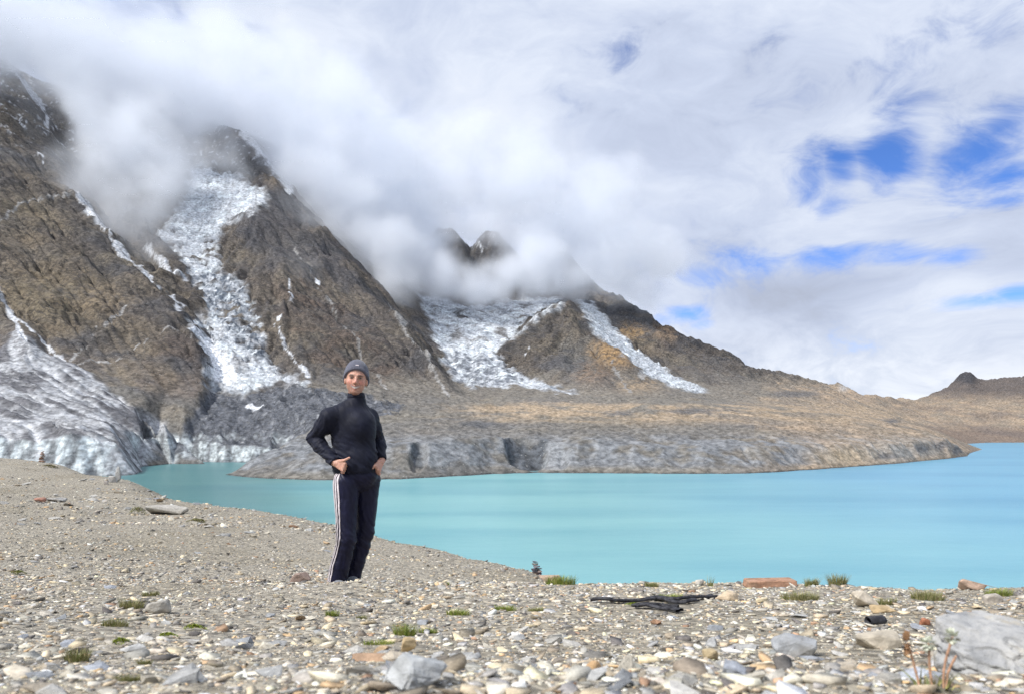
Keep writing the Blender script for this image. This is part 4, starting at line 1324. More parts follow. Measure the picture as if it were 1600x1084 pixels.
for sx in (-1, 1):
    paint((0.56, 0.21, 0.15), blob((.042 * sx, -.08, -.03), (.026, .03, .022)) * .6)
    paint((0.38, 0.19, 0.13), blob((.031 * sx, -.085, -.006), (.019, .03, .011)) * .6)
    paint((0.06, 0.04, 0.03), blob((.032 * sx, -.09, .0195), (.023, .03, .0075)))
    paint((0.50, 0.46, 0.43), blob((.031 * sx, -.085, .000), (.012, .02, .005)) * .8)
    paint((0.03, 0.025, 0.02), blob((.031 * sx, -.088, .001), (.010, .02, .0058)))
    paint((0.10, 0.06, 0.045), blob((.031 * sx, -.088, .0065), (.016, .02, .0032)) * .9)
paint((0.56, 0.20, 0.15), blob((0, -.11, -.026), (.016, .02, .016)) * .6)
paint((0.33, 0.18, 0.135), blob((0, -.07, -.092), (.066, .07, .040)) * .55)
paint((0.32, 0.17, 0.12), blob((0, -.095, -.049), (.03, .03, .008)) * .5)
my = hl[:, 2] - (hl[:, 0] / .03) ** 2 * .010              # the smile curves up at its corners
hl_keep = hl; hl = np.stack([hl[:, 0], hl[:, 1], my], 1)
paint((0.40, 0.13, 0.11), blob((0, -.095, -.060), (.033, .04, .006)) * .8)
paint((0.40, 0.13, 0.11), blob((0, -.09, -.0765), (.024, .04, .006)) * .8)
paint((0.13, 0.05, 0.045), blob((0, -.09, -.067), (.038, .04, .0085)) * .85)
paint((0.80, 0.76, 0.71), blob((0, -.09, -.0672), (.030, .04, .0056)))
hl = hl_keep
for sx in (-1, 1):                                        # laugh lines
    for q in range(6):
        paint((0.30, 0.14, 0.10), blob((sx * (.024 + .0028 * q), -.085, -.034 - .005 * q), (.0035, .04, .004)) * .35)
paint((0.06, 0.04, 0.03), sstep(hl[:, 2], .062, .070) * inh)        # cropped hair under the hat
m_skin, t, b = new_mat("skin")
tcs = t.node('ShaderNodeTexCoord').outputs['Object']
t.put(b.inputs['Base Color'], t.mix(1.0, t.attr('col'), t.sstep(t.noise(tcs, 90, 5, .65), .3, .7, .72, 1.22), 'MULTIPLY'))
t.put(b.inputs['Roughness'], .55)
t.put(b.inputs['Normal'], t.bump(t.noise(tcs, 160, 4, .6), .35, .003))
t.put(b.inputs['Subsurface Weight'], .12)
b.inputs['Subsurface Radius'].default_value = (.012, .005, .003)
b.inputs['Subsurface Scale'].default_value = .5
person = mesh_np("person", bv, bf, m_skin, True, {'col': bc})
person.location = person_at
tag(person, "person in grey beanie, dark turtleneck and striped track pants standing hands on hips", "person")


def fabric(name, col, scale=900, sheen=.3, rough=.85):
    m, t, b = new_mat(name)
    tc = t.node('ShaderNodeTexCoord').outputs['Object']
    nz = t.noise(tc, 9, 4, .6)
    t.put(b.inputs['Base Color'], t.mix(1.0, col, t.sstep(nz, .3, .7, .75, 1.3), 'MULTIPLY'))
    t.put(b.inputs['Roughness'], rough)
    t.put(b.inputs['Sheen Weight'], sheen)
    t.put(b.inputs['Specular IOR Level'], .25)
    t.put(b.inputs['Normal'], t.bump(t.noise(tc, scale, 2, .6), .25, .001))
    return m


m_sweat = fabric("dark_navy_knit", (0.0042, 0.0058, 0.017), sheen=.06, rough=.66)
m_pants = fabric("navy_track_fabric", (0.0055, 0.006, 0.024), rough=.5, sheen=.05)
m_white = fabric("white_tape", (0.62, 0.56, 0.58))
m_beanie = fabric("grey_knit", (0.085, 0.088, 0.115))
m_shoe = fabric("grey_shoe_fabric", (0.16, 0.17, 0.19))


def folds(P, d, freq, along, amp, seed):
    """wrinkles running across direction d"""
    d = np.array(d, float); d /= np.linalg.norm(d)
    a = np.array(along, float); a /= np.linalg.norm(a)
    u = P[0] * d[0] + P[1] * d[1] + P[2] * d[2]
    w = P[0] * a[0] + P[1] * a[1] + P[2] * a[2]
    return amp * (ridged(u * freq + .6 * np.sin(w * 14), w * freq * .22, 2, seed) - .6)


# ---- sweater
S = Field((-.42, -.26, .86), (.36, .34, 1.56), 0.006)
S.ell(waist + [0, 0, .06], (.172, .120, .17), .05, TW)
S.cone(waist + [.002, 0, -.05], waist + [-.003, 0, .05], .132, .134, .04, sq=(1.24, .95, 1))
S.ell(chest + [.004, 0, -.01], (.190, .122, .165), .06, TW)
S.ell(chest + [.045, -.075, .015], (.085, .05, .07), .06, TW)
S.cone(waist + [-.008, 0, .05], chest, .136, .146, .06, sq=(1.22, .92, 1))
for s_, e_, w_ in ((shR, elR, wrR), (shL, elL, wrL)):
    S.cone(chest + (s_ - chest) * .42 + [0, 0, .065], s_ + [0, 0, .006], .088, .070, .05)
    S.cone(s_, s_ + (e_ - s_) * .45, .071, .066, .03); S.cone(s_ + (e_ - s_) * .45, e_, .066, .056, .02); S.cone(e_, e_ + (w_ - e_) * .3, .056, .056, .02); S.cone(e_ + (w_ - e_) * .3, w_, .056, .041, .02)
S.cone(chest + [.0, 0, .12], neck + [.003, 0, -.02], .095, .072, .05)
S.cone(neck + [.003, .006, -.02], neck + [.004, .0, .030], .071, .066, .012)
P = S.grid()
tors = np.exp(-((P[0] - waist[0]) / .2) ** 2)
fo = folds(P, (.5, 0, .85), 20, (.85, 0, -.5), .015, 3) * sstep(P[2], 1.34, 1.02) + folds(P, (.7, .2, .6), 26, (-.6, 0, .75), .006, 5)
fo = fo + .007 * sstep(np.abs(P[2] - (neck[2] - .012)), .008, .002)
armm = sstep(P[0], -.15, -.24)
fo = fo + armm * folds(P, (.75, 0, -.65), 26, (.6, 0, .7), .012, 9)
S.v = S.v + fo.astype(np.float32)
# cut hem and cuffs
S.v = np.maximum(S.v, (waist[2] - .035 + .012 * np.sin(P[0] * 18)) - P[2]).astype(np.float32)
for w_, e_ in ((wrR, elR), (wrL, elL)):
    d_ = (w_ - e_) / np.linalg.norm(w_ - e_)
    cut = (P[0] - w_[0]) * d_[0] + (P[1] - w_[1]) * d_[1] + (P[2] - w_[2]) * d_[2] - .002
    near = np.sqrt((P[0] - w_[0]) ** 2 + (P[1] - w_[1]) ** 2 + (P[2] - w_[2]) ** 2) < .052
    S.v = np.where(near, np.maximum(S.v, cut), S.v).astype(np.float32)
sv, sf = S.nets()
sweater = mesh_np("turtleneck_sweater", sv, sf, m_sweat, True, parent=person)
sweater['label'] = "dark navy turtleneck sweater"

# ---- track pants
T = Field((-.28, -.28, -.02), (.30, .26, 1.0), 0.006)
T.ell(waist + [.004, .01, -.05], (.172, .112, .09), .05, TW)
T.cone(waist + [.002, 0, -.06], waist + [.002, 0, .01], .130, .128, .04, sq=(1.26, .88, 1))
for h_, k_, a_ in ((hipR, knR, anR), (hipL, knL, anL)):
    T.cone(h_ + [0, 0, .02], k_, .100, .072, .018); T.cone(k_, a_ + [0, 0, -.02], .072, .073, .018)
P = T.grid()
fo = folds(P, (.25, 0, 1), 15, (1, 0, -.2), .007, 13) * (sstep(P[2], .58, .36) * sstep(P[2], .1, .2) + .25) + folds(P, (.9, 0, .3), 16, (.2, 0, 1), .011, 15)
T.v = T.v + fo.astype(np.float32)
hem = .035 + (P[0] + .1) * .12
T.v = np.maximum(T.v, hem - P[2]).astype(np.float32)
T.v = np.maximum(T.v, P[2] - (waist[2] + .005)).astype(np.float32)
pv_, pf_ = T.nets()
pants = mesh_np("track_pants", pv_, pf_, m_pants, True, parent=person)
pants['label'] = "dark navy track pants with three white side stripes"
# stripes: follow the outside of his right leg
zs = np.linspace(.055, waist[2] - .03, 110)
for q in (-1, 0, 1):
    rows_ = []
    for z in zs:
        f_ = (z - knR[2]) / (hipR[2] - knR[2]) if z > knR[2] else 0
        if z > knR[2]:
            c = knR + (hipR - knR) * f_
        else:
            c = anR + (knR - anR) * ((z - anR[2]) / (knR[2] - anR[2]))
        ang = R(218 + 12 * sstep(np.array(z), .2, .75)) + q * .30 * (.095 / (.085 + .02 * f_))
        pair = []
        for e_ in (-1, 1):
            a_ = ang + e_ * .075
            dv = np.array([math.cos(a_), math.sin(a_), 0])
            rr = np.linspace(.02, .2, 60)
            pts_ = np.stack([c[0] + dv[0] * rr, c[1] + dv[1] * rr, np.full(60, z)], 1)
            sd = T.sample(pts_)
            k = int(np.argmax(sd > 0)) if (sd > 0).any() else 30
            pair.append(pts_[k] + dv * .0045)
        rows_.append(pair)
    vv = np.array(rows_).reshape(-1, 3)
    for _ in range(2):
        w2 = vv.reshape(-1, 2, 3).copy(); w2[1:-1] = (w2[:-2] + 2 * w2[1:-1] + w2[2:]) / 4; vv = w2.reshape(-1, 3)
    ctr = np.array([[(anR + (hipR - anR) * min(1, max(0, (z - anR[2]) / (hipR[2] - anR[2]))))] * 2 for z in zs]).reshape(-1, 3)
    inn = vv + (ctr * [1, 1, 0] + vv * [0, 0, 1] - vv) * .06
    n_ = len(zs)
    fa = []
    for i in range(n_ - 1):
        a0, a1, b0, b1 = 2 * i, 2 * i + 1, 2 * i + 2, 2 * i + 3
        o_ = 2 * n_
        fa += [(a0, a1, b1, b0), (a0 + o_, b0 + o_, b1 + o_, a1 + o_), (a0, b0, b0 + o_, a0 + o_), (a1, a1 + o_, b1 + o_, b1)]
    mesh_np("stripe", np.concatenate([vv, inn]), np.array(fa), m_white, True, parent=pants)

# ---- beanie
K = Field(tuple(headc + [-.14, -.16, -.09]), tuple(headc + [.14, .16, .19]), 0.0045)
K.ell(hp(0, .016, .022), hr(.088, .107, .112), .01, HR)
K.ell(hp(0, .03, -.02), hr(.086, .09, .09), .03, HR)
P = K.grid()
Q = np.stack([P[0] - headc[0], P[1] - headc[1], P[2] - headc[2]], -1) @ HR
rim = np.maximum(-.016 - .92 * Q[..., 1], -.06)
rimd = Q[..., 2] - rim
K.v = (K.v - .004 * sstep(rimd, .034, .028) + .0018 * np.sin(np.arctan2(Q[..., 0], Q[..., 1]) * 46)).astype(np.float32)
K.v = np.maximum(K.v, -rimd).astype(np.float32)
kv, kf = K.nets()
hat = mesh_np("beanie", kv, kf, m_beanie, True, parent=person)
hat['label'] = "grey knitted beanie with a small pale emblem"
# small pale emblem on the front of the beanie
em = []
for i, u in enumerate(np.linspace(-1, 1, 9)):
    for j, w in enumerate(np.linspace(-1, 1, 5)):
        em.append((u * .022, w * .008))
ev = []
for (u, w) in em:
    rr = np.linspace(.03, .2, 90)
    dv = np.array([u * 7, -1, .86 + w * 8]); dv /= np.linalg.norm(dv)
    pts_ = hp(0, 0, .03) + (HR @ dv) * rr[:, None]
    sd = K.sample(pts_)
    k = int(np.argmax(sd > 0)) if (sd > 0).any() else 40
    ev.append(pts_[k] + HR @ dv * .003)
ef = [(i * 5 + j, i * 5 + j + 1, i * 5 + j + 6, i * 5 + j + 5) for i in range(8) for j in range(4)]
mesh_np("emblem", np.array(ev), np.array(ef), m_white, True, parent=hat)

# ---- shoes
for a_ in (anR, anL):
    H = Field(tuple(a_ * [1, 1, 0] + [-.10, -.26, -.03]), tuple(a_ * [1, 1, 0] + [.16, .12, .16]), .006)
    g0 = np.array([a_[0], a_[1], 0])
    dv = np.array([.32, -.95, 0])
    H.cone(g0 + [0, 0, .045] - dv * .05, g0 + dv * .07 + [0, 0, .045], .048, .046, .02)
    H.cone(g0 + dv * .07 + [0, 0, .04], g0 + dv * .16 + [0, 0, .032], .046, .036, .02)
    H.cone(g0 + [0, 0, .05] - dv * .02, g0 + [0, 0, .11] - dv * .02, .046, .04, .02)
    P = H.grid()
    H.v = np.maximum(H.v, .002 - P[2]).astype(np.float32)
    v_, f_ = H.nets()
    sh = mesh_np("shoe", v_, f_, m_shoe, True, parent=person)
# ------------------------------------------------------------------ stones
TUFTS = [
    (632, 992, 34, 17, "bright green grass tuft above the upright ochre stone", 1, None, False, None),
    (592, 1006, 48, 9, "low sprawling grass patch left of the bright green tuft", 2, None, False, None),
    (668, 988, 30, 8, "thin low grass patch right of the bright green tuft", 3, None, False, None),
    (716, 960, 36, 9, "low grass patch right of the person on the mid ground", 4, None, False, None),
    (519, 962, 20, 9, "small green tuft directly below the person", 5, None, False, None),
    (565, 966, 16, 6, "tiny grass tuft below and right of the person", 6, None, True, None),
    (876, 908, 46, 13, "yellow green grass patch beside the dark cairn on the crest", 7, 5.6, False, None),
    (790, 953, 34, 8, "grass tuft left of the pale grey stone on mid ground", 8, None, False, None),
    (840, 954, 34, 6, "faint dry grass strip left of the black strap", 9, None, True, None),
    (1050, 934, 40, 7, "grass showing between the strands of the black strap", 10, None, False, None),
    (120, 1034, 34, 22, "dark spiky grass tuft in the left foreground", 11, None, True, None),
    (180, 978, 40, 12, "olive grass tuft at left above the moss cushions", 12, None, True, None),
    (205, 950, 36, 14, "curved olive grass tuft left of the tilted slab", 13, None, True, None),
    (225, 1037, 20, 10, "small green tuft below the leftmost moss cushion", 14, None, True, None),
    (235, 930, 28, 7, "dry tuft above the tilted slab on the left", 15, None, True, None),
    (1308, 914, 26, 18, "spiky grass tuft on the crest right of the flat reddish block", 16, 5.7, True, None),
    (1268, 912, 20, 12, "thin grass on the crest just beyond the flat reddish block", 17, 5.7, True, None),
    (1250, 936, 60, 12, "wide olive grass patch below the flat reddish block", 18, None, True, None),
    (1450, 936, 50, 13, "olive grass patch above the long row of pale stones", 19, None, True, None),
    (1560, 930, 40, 10, "green grass patch at the right edge of the crest", 20, None, False, None),
    (1385, 944, 30, 10, "grass tuft growing behind the cream wedge block", 21, None, True, None),
    (1110, 905, 9, 14, "few tall grass stalks on the crest beside the cream stone", 22, 5.8, True, 30),
    (1018, 916, 22, 7, "small tuft on the crest above the black strap", 23, None, True, None),
    (695, 908, 14, 5, "tiny yellow green tuft on the crest right of the person", 24, 5.7, False, None),
    (200, 1064, 40, 14, "blurred green tuft at the bottom left edge", 25, None, True, None),
]
MOSS = [
    (190, 1008, 34, 10, "bright green moss cushion nearest the camera on the left", 31, None, (.25, .30, .035)),
    (262, 996, 36, 7, "middle one of three moss cushions on the left", 32, None, (.25, .30, .035)),
    (303, 984, 42, 8, "farthest of three moss cushions on the left", 33, None, (.25, .30, .035)),
    (216, 803, 30, 12, "olive moss patch beside the long pale flat slab", 34, None, (.15, .15, .04)),
    (308, 815, 34, 5, "thin moss patch below the long pale flat slab", 35, None, (.16, .15, .05)),
    (80, 705, 26, 4, "dull moss patch on the hilltop near the reddish cairn", 36, 50, (.17, .15, .06)),
    (28, 897, 26, 6, "olive moss patch at the far left of the slope foot", 37, None, (.17, .18, .04)),
    (990, 946, 30, 4, "moss cushion under the lower strand of the black strap", 38, None, (.25, .30, .035)),
]
STRIPS = [([(925, 941), (960, 943), (1000, 941), (1030, 937), (1060, 939), (1090, 937), (1114, 933)], .055), ([(990, 950), (1020, 952), (1045, 955), (1062, 958)], .045), ([(1030, 938), (1045, 943), (1070, 944), (1088, 941)], .04), ([(992, 951), (1030, 949), (1060, 951)], .03)]
CLEAR = []                                             # spots kept free of loose stones: x, y, radius
for q in TUFTS + MOSS:
    p_ = at(q[0], 0, q[6]) if q[6] else hit(q[0], q[1])
    CLEAR.append((p_.x, p_.y, q[2] * p_.y / F * .5))
for pts_, w_ in STRIPS:
    for (px, py) in pts_:
        p_ = hit(px, py); CLEAR.append((p_.x, p_.y, .05)); CLEAR.append((p_.x, p_.y - .07, .05))
p_ = hit(1368, 977); CLEAR.append((p_.x, p_.y, .035)); CLEAR.append((p_.x, p_.y - .04, .03))
CLEAR += [(person_at.x - .1, person_at.y, .12), (person_at.x - .1, person_at.y - .1, .1), (at(1462, 0, .98).x, .97, .035)]


def is_clear(x, y):
    k = np.zeros(np.shape(x), bool)
    for (cx, cy_, r_) in CLEAR:
        k |= ((x - cx) / r_) ** 2 + ((y - cy_) / (r_ * .85)) ** 2 < 1
    return k


def shard(seed, n=6, flat=.38):
    """angular slate shard: uneven prism with a smaller skewed top and bottom ring (unit size)"""
    r = np.random.default_rng(seed)
    a = np.sort((np.arange(n) + r.uniform(-.38, .38, n)) / n * 2 * math.pi)
    rad = .5 * r.uniform(.72, 1.1, n)
    el_ = r.uniform(.36, .85)
    mid = np.stack([np.cos(a) * rad, np.sin(a) * rad * el_, r.uniform(-.12, .12, n) * flat], 1)
    sh = r.uniform(.78, .96); off = r.uniform(-.08, .08, 2)
    tilt = r.uniform(-.22, .22, 2) * flat
    top = mid * [sh, sh, 0] + [off[0], off[1], 0]
    top[:, 2] = flat * .5 + top[:, 0] * tilt[0] * 2 + top[:, 1] * tilt[1] * 2
    bot = mid * [.9, .9, 0]
    bot[:, 2] = -flat * .5
    v = np.concatenate([bot, mid, top])
    f = []
    for i in range(n):
        j = (i + 1) % n
        f += [(i, j, n + j), (i, n + j, n + i), (n + i, n + j, 2 * n + j), (n + i, 2 * n + j, 2 * n + i)]
    for i in range(1, n - 1):
        f.append((2 * n, 2 * n + i, 2 * n + i + 1))
    return v, np.array(f)


STONE_COL = np.array([1.5, 1.45, 1.35]) * np.array([(.225, .22, .21), (.31, .30, .275), (.41, .385, .335), (.45, .39, .29), (.40, .29, .18), (.105, .10, .098), (.20, .175, .14), (.56, .53, .475), (.27, .18, .125), (.27, .275, .285), (.35, .30, .23)])
STONE_P = np.array([.14, .16, .14, .09, .035, .10, .13, .05, .025, .08, .10]); STONE_P = STONE_P / STONE_P.sum()

m_stone, t, b = new_mat("loose_stone")
tc = t.node('ShaderNodeTexCoord').outputs['Object']
posw = t.node('ShaderNodeNewGeometry').outputs['Position']
nz = t.noise(posw, 55, 5, .65); nz2 = t.noise(t.vm('MULTIPLY', posw, (1, 1, 4)), 160, 3, .6)
cc = t.mix(1.0, t.attr('col'), t.m('MULTIPLY', t.sstep(nz, .25, .75, .7, 1.3), t.sstep(nz2, .3, .7, .86, 1.14)), 'MULTIPLY')
t.put(b.inputs['Base Color'], cc)
t.put(b.inputs['Roughness'], .8); t.put(b.inputs['Specular IOR Level'], .25)
t.put(b.inputs['Normal'], t.bump(t.m('ADD', nz, t.m('MULTIPLY', nz2, .4)), .3, .004))


def scatter(N, d0, d1, smin, smax, alpha, lib, seed, px0=-330, px1=1930, sink=.25, logd=True, tone=1.0, dpow=0.0):
    r = np.random.default_rng(seed)
    D_ = np.exp(r.uniform(math.log(d0), math.log(d1), N)) if logd else d0 + (d1 - d0) * r.uniform(0, 1, N) ** (1 / (1 + dpow))
    px = r.uniform(px0, px1, N)
    x = (px - 800) / F * D_ + r.uniform(-.25, .25, N) * (D_ < 4)
    ok = ~is_clear(x, D_); x, D_ = x[ok], D_[ok]; N = len(x)
    u = r.uniform(0, 1, N)
    s = (smin ** (-alpha) + u * (smax ** (-alpha) - smin ** (-alpha))) ** (-1 / alpha)
    z = ground_z(x, D_)
    yaw = r.uniform(0, 2 * math.pi, N); tx = r.normal(0, .2, N); ty = r.normal(0, .2, N)
    ci = r.choice(len(STONE_COL), N, p=STONE_P)
    col = STONE_COL[ci] * r.uniform(.75, 1.25, (N, 1)) * (1 + r.normal(0, .012, (N, 3)))
    # bands of finer, greyer scree drift over the ground
    pat = fbm(x / 2.2, D_ / 2.2, 3, 301)
    s = s * np.where(fbm(x / .9 + 5, D_ / .9, 3, 303) > .10, .62, 1.0)          # patches of finer grit
    col = col * (1 + .22 * pat[:, None]) * tone
    zs_ = s * r.uniform(.35, .95, N)
    V, Fc, Cc_ = [], [], []
    base = 0
    which = r.integers(0, len(lib), N)
    for k, (lv, lf) in enumerate(lib):
        m = np.where(which == k)[0]
        if len(m) == 0: continue
        n = len(lv)
        P = np.repeat(lv[None], len(m), 0) * np.stack([s[m], s[m], zs_[m]], 1)[:, None, :]
        P[..., 2] += P[..., 0] * tx[m, None] + P[..., 1] * ty[m, None]
        c_, s_ = np.cos(yaw[m])[:, None], np.sin(yaw[m])[:, None]
        X = P[..., 0] * c_ - P[..., 1] * s_ + x[m, None]
        Y = P[..., 0] * s_ + P[..., 1] * c_ + D_[m, None]
        Zw = P[..., 2] + (z[m] + zs_[m] * .38 * (.5 - sink))[:, None]
        V.append(np.stack([X, Y, Zw], -1).reshape(-1, 3))
        Fc.append((lf[None] + (np.arange(len(m)) * n)[:, None, None] + base).reshape(-1, 3))
        Cc_.append(np.repeat(col[m], n, 0))
        base += len(m) * n
    return np.concatenate(V), np.concatenate(Fc), np.clip(np.concatenate(Cc_), .02, .75)


LIB5 = [shard(1000 + i, 4 + i % 2, .24) for i in range(8)]
LIB6 = [shard(2000 + i, 4 + i % 3, .20) for i in range(10)]
LIB4 = [shard(3000 + i, 4, .30) for i in range(8)]
parts_ = [scatter(30000, .62, 2.3, .006, .072, 1.9, LIB6, 1), scatter(44000, 2.0, 7.4, .013, .10, 2.1, LIB5, 2, logd=False, dpow=.6),
          scatter(18000, 7.2, 24, .022, .12, 1.7, LIB4, 3, px0=-330, px1=900, tone=.92), scatter(11000, 20, 70, .05, .26, 1.7, LIB4, 4, px0=-330, px1=620, tone=.92)]
for k_, (v_, f_, c_) in enumerate(parts_):
    gv = mesh_np("gravel", v_, f_, m_stone, False, {'col': c_})
    tag(gv, "loose angular slate gravel covering the stony ground", "gravel", kind='stuff')

# stones large enough to tell apart: parts of the ground
m_stone2, t, b = new_mat("single_stone")
oc = t.node('ShaderNodeObjectInfo').outputs['Color']
tco = t.node('ShaderNodeTexCoord').outputs['Object']
posw = t.node('ShaderNodeNewGeometry').outputs['Position']
nz = t.noise(posw, 28, 7, .66); nz2 = t.noise(t.vm('MULTIPLY', tco, (1, 1, 5)), 7, 4, .6); nz3 = t.noise(posw, 9, 4, .6)
cc = t.mix(1.0, oc, t.m('MULTIPLY', t.sstep(nz, .25, .75, .68, 1.3), t.sstep(nz2, .3, .7, .82, 1.16)), 'MULTIPLY')
cc = t.mix(t.sstep(nz3, .52, .66, 0, .4), cc, t.mix(.5, cc, (.36, .31, .23)))
t.put(b.inputs['Base Color'], cc)
t.put(b.inputs['Roughness'], .82); t.put(b.inputs['Specular IOR Level'], .22)
t.put(b.inputs['Normal'], t.bump(t.m('ADD', nz, t.m('MULTIPLY', nz2, .5)), .6, .012))


def rock_mesh(name, seed, dims, npts=22, bevel=.06, rough=0.0, sub=0):
    """angular rock: hull of random points in a box of size dims, edges chipped"""
    r = np.random.default_rng(seed)
    bm = bmesh.new()
    if npts == 8:
        for cx in (-1, 1):
            for cy_ in (-1, 1):
                for cz in (-1, 1):
                    bm.verts.new((dims[0] / 2 * cx * r.uniform(.86, 1), dims[1] / 2 * cy_ * r.uniform(.85, 1), dims[2] / 2 * cz * r.uniform(.8, 1)))
        npts = 0
    for _ in range(npts):
        p = r.uniform(-1, 1, 3)
        p = p / max(np.abs(p) ** 1.0) * r.uniform(.75, 1.0) if r.uniform() < .7 else p / np.linalg.norm(p)
        bm.verts.new((p[0] * dims[0] / 2, p[1] * dims[1] / 2, p[2] * dims[2] / 2))
    res_ = bmesh.ops.convex_hull(bm, input=bm.verts[:])
    junk = [e for e in res_['geom_interior'] if isinstance(e, bmesh.types.BMVert)]
    bmesh.ops.delete(bm, geom=junk, context='VERTS')
    bmesh.ops.dissolve_limit(bm, angle_limit=R(14), verts=bm.verts[:], edges=bm.edges[:])
    if bevel:
        bmesh.ops.bevel(bm, geom=bm.edges[:], offset=min(dims) * bevel, segments=1, affect='EDGES', profile=.6)
    if sub:
        bmesh.ops.triangulate(bm, faces=bm.faces[:])
        bmesh.ops.subdivide_edges(bm, edges=bm.edges[:], cuts=sub, use_grid_fill=True)
        for v in bm.verts:
            q = v.co / max(dims)
            v.co += v.co.normalized() * rough * max(dims) * (mnoise.fractal(q * 5 + Vector((seed, 0, 0)), .8, 2.1, 4) )
    me = bpy.data.meshes.new(name)
    bm.to_mesh(me); bm.free()
    me.materials.append(m_stone2)
    return me


rlib = [rock_mesh("stone", 500 + i, (1, .55 + .4 * ((i * 7) % 10) / 10, .28 + .3 * ((i * 3) % 7) / 7), 14, .0) for i in range(18)]
rs = np.random.default_rng(77)
STONE_C2 = [(.34, .34, .33), (.42, .405, .37), (.47, .43, .35), (.24, .25, .26), (.30, .315, .34), (.43, .31, .19), (.52, .50, .46), (.21, .185, .155), (.38, .33, .26), (.36, .22, .14)]
nst = 0
while nst < 270:
    u = rs.uniform()
    if u < .72:
        D_ = math.exp(rs.uniform(math.log(.85), math.log(6.0))); px = rs.uniform(-40, 1640); s = rs.uniform(.03, .07) * (.75 + .12 * D_)
    else:
        D_ = rs.uniform(8, 42); px = rs.uniform(0, 760 - D_ * 9); s = rs.uniform(.10, .34) * (.4 + D_ / 30)
    x = (px - 800) / F * D_
    if is_clear(np.array([x]), np.array([D_]))[0]: continue
    o = bpy.data.objects.new("stone", rlib[int(rs.integers(0, len(rlib)))])
    COL.objects.link(o)
    o.parent = ground
    z = float(ground_z(np.array([x]), np.array([D_]))[0])
    o.location = (x, D_, z + s * .07)
    o.rotation_euler = (rs.normal(0, .2), rs.normal(0, .2), rs.uniform(0, 6.28))
    o.scale = (s, s, s * rs.uniform(.5, 1.0))
    c_ = np.array(STONE_C2[int(rs.choice(10, p=[.16, .16, .1, .14, .12, .05, .07, .1, .07, .03]))]) * rs.uniform(.85, 1.3) * (.86 if D_ > 7 else 1)
    o.color = (*c_, 1)
    nst += 1


def rock(name, px, py, w, h, depth, col, label, cat, seed, D=None, yaw=0., sink=.25, npts=22, bevel=.07, tilt=(0, 0), group=None, sub=1, rough=.02):
    """named rock: centre of its foot at image px, py; w, h in image pixels; depth as a share of width"""
    p = hit(px, py) if D is None else at(px, py, D)
    k = p.y / F
    dims = (w * k, w * k * depth, h * k * (1 + sink))
    o = bpy.data.objects.new(name, rock_mesh(name, seed, dims, npts, bevel, rough, sub))
    COL.objects.link(o)
    o.location = (p.x, p.y, p.z + dims[2] * (.5 - sink * .8))
    o.rotation_euler = (tilt[0], tilt[1], yaw)
    o.color = (*col, 1)
    tag(o, label, cat, group)
    return o


# the big lichen-spotted boulder at the right edge
def boulder_mesh():
    bm = bmesh.new()
    rp = np.random.default_rng(5)
    pl = []
    for _ in range(22):
        n_ = rp.normal(0, 1, 3); n_ /= np.linalg.norm(n_)
        pl.append((Vector(n_), rp.uniform(.74, .98)))
    bmesh.ops.create_icosphere(bm, subdivisions=6, radius=1.0)
    for v in bm.verts:
        p = v.co.copy()
        q = Vector((p.x, p.y, p.z))
        rr_ = [dd / max(q.dot(nn), .05) for nn, dd in pl]
        rr_.sort()
        d_ = min(1.12, rr_[0] - .02 * max(0, 1 - (rr_[1] - rr_[0]) / .06)) + .03 * mnoise.fractal(q * 1.6 + Vector((4, 1, 2)), .9, 2.0, 3)
        # bedding ledges on the flank
        led = math.sin((q.z + .25 * q.x) * 15 + 3.5 * mnoise.noise(q * 1.8))
        cr = abs(mnoise.noise(q * 2.3 + Vector((9, 2, 5))))
        d_ -= .07 * max(0, 1 - cr * 14)
        d_ -= .035 * abs(mnoise.noise(q * 4.2 + Vector((1, 7, 3))))
        d_ += .03 * max(-.4, led) * (1 if q.z < .55 else .3)
        d_ += .012 * mnoise.fractal(q * 7, .7, 2.1, 4)
        v.co = (q.x * d_ * .142, q.y * d_ * .11, max(q.z, -.5) * d_ * .070)
    me = bpy.data.meshes.new("boulder"); bm.to_mesh(me); bm.free()
    for p in me.polygons: p.use_smooth = True
    return me


m_bld, t, b = new_mat("grey_limestone_with_lichen")
tco = t.node('ShaderNodeTexCoord').outputs['Object']
n1_ = t.noise(tco, 14, 8, .65); n2_ = t.noise(tco, 38, 5, .6); lay = t.noise(t.vm('MULTIPLY', tco, (6, 6, 60)), 1.0, 4, .6)
c = t.ramp(n1_, [(.25, (.19, .195, .20)), (.45, (.36, .36, .355)), (.6, (.47, .46, .435)), (.8, (.58, .555, .51))])
c = t.mix(t.sstep(t.noise(t.vm('ADD', tco, (3, 1, 0)), 11, 5, .6), .56, .66, 0, .6), c, (.44, .38, .27))
c = t.mix(t.sstep(lay, .56, .70, 0, .6), c, (.13, .135, .145))
c = t.mix(t.sstep(n2_, .62, .70, 0, .7), c, (.12, .125, .13))
t.put(b.inputs['Base Color'], c); t.put(b.inputs['Roughness'], .85); t.put(b.inputs['Specular IOR Level'], .2)
t.put(b.inputs['Normal'], t.bump(t.m('ADD', n1_, t.m('ADD', t.m('MULTIPLY', n2_, .3), t.m('MULTIPLY', lay, .5))), .7, .02))
me = boulder_mesh(); me.materials.append(m_bld)
bo = bpy.data.objects.new("boulder", me); COL.objects.link(bo)
pb = at(1572, 0, 1.24)
bo.location = (pb.x, pb.y, pb.z + .012); bo.rotation_euler = (0, R(7), R(14))
tag(bo, "large rounded grey limestone boulder with lichen at the right edge", "boulder")

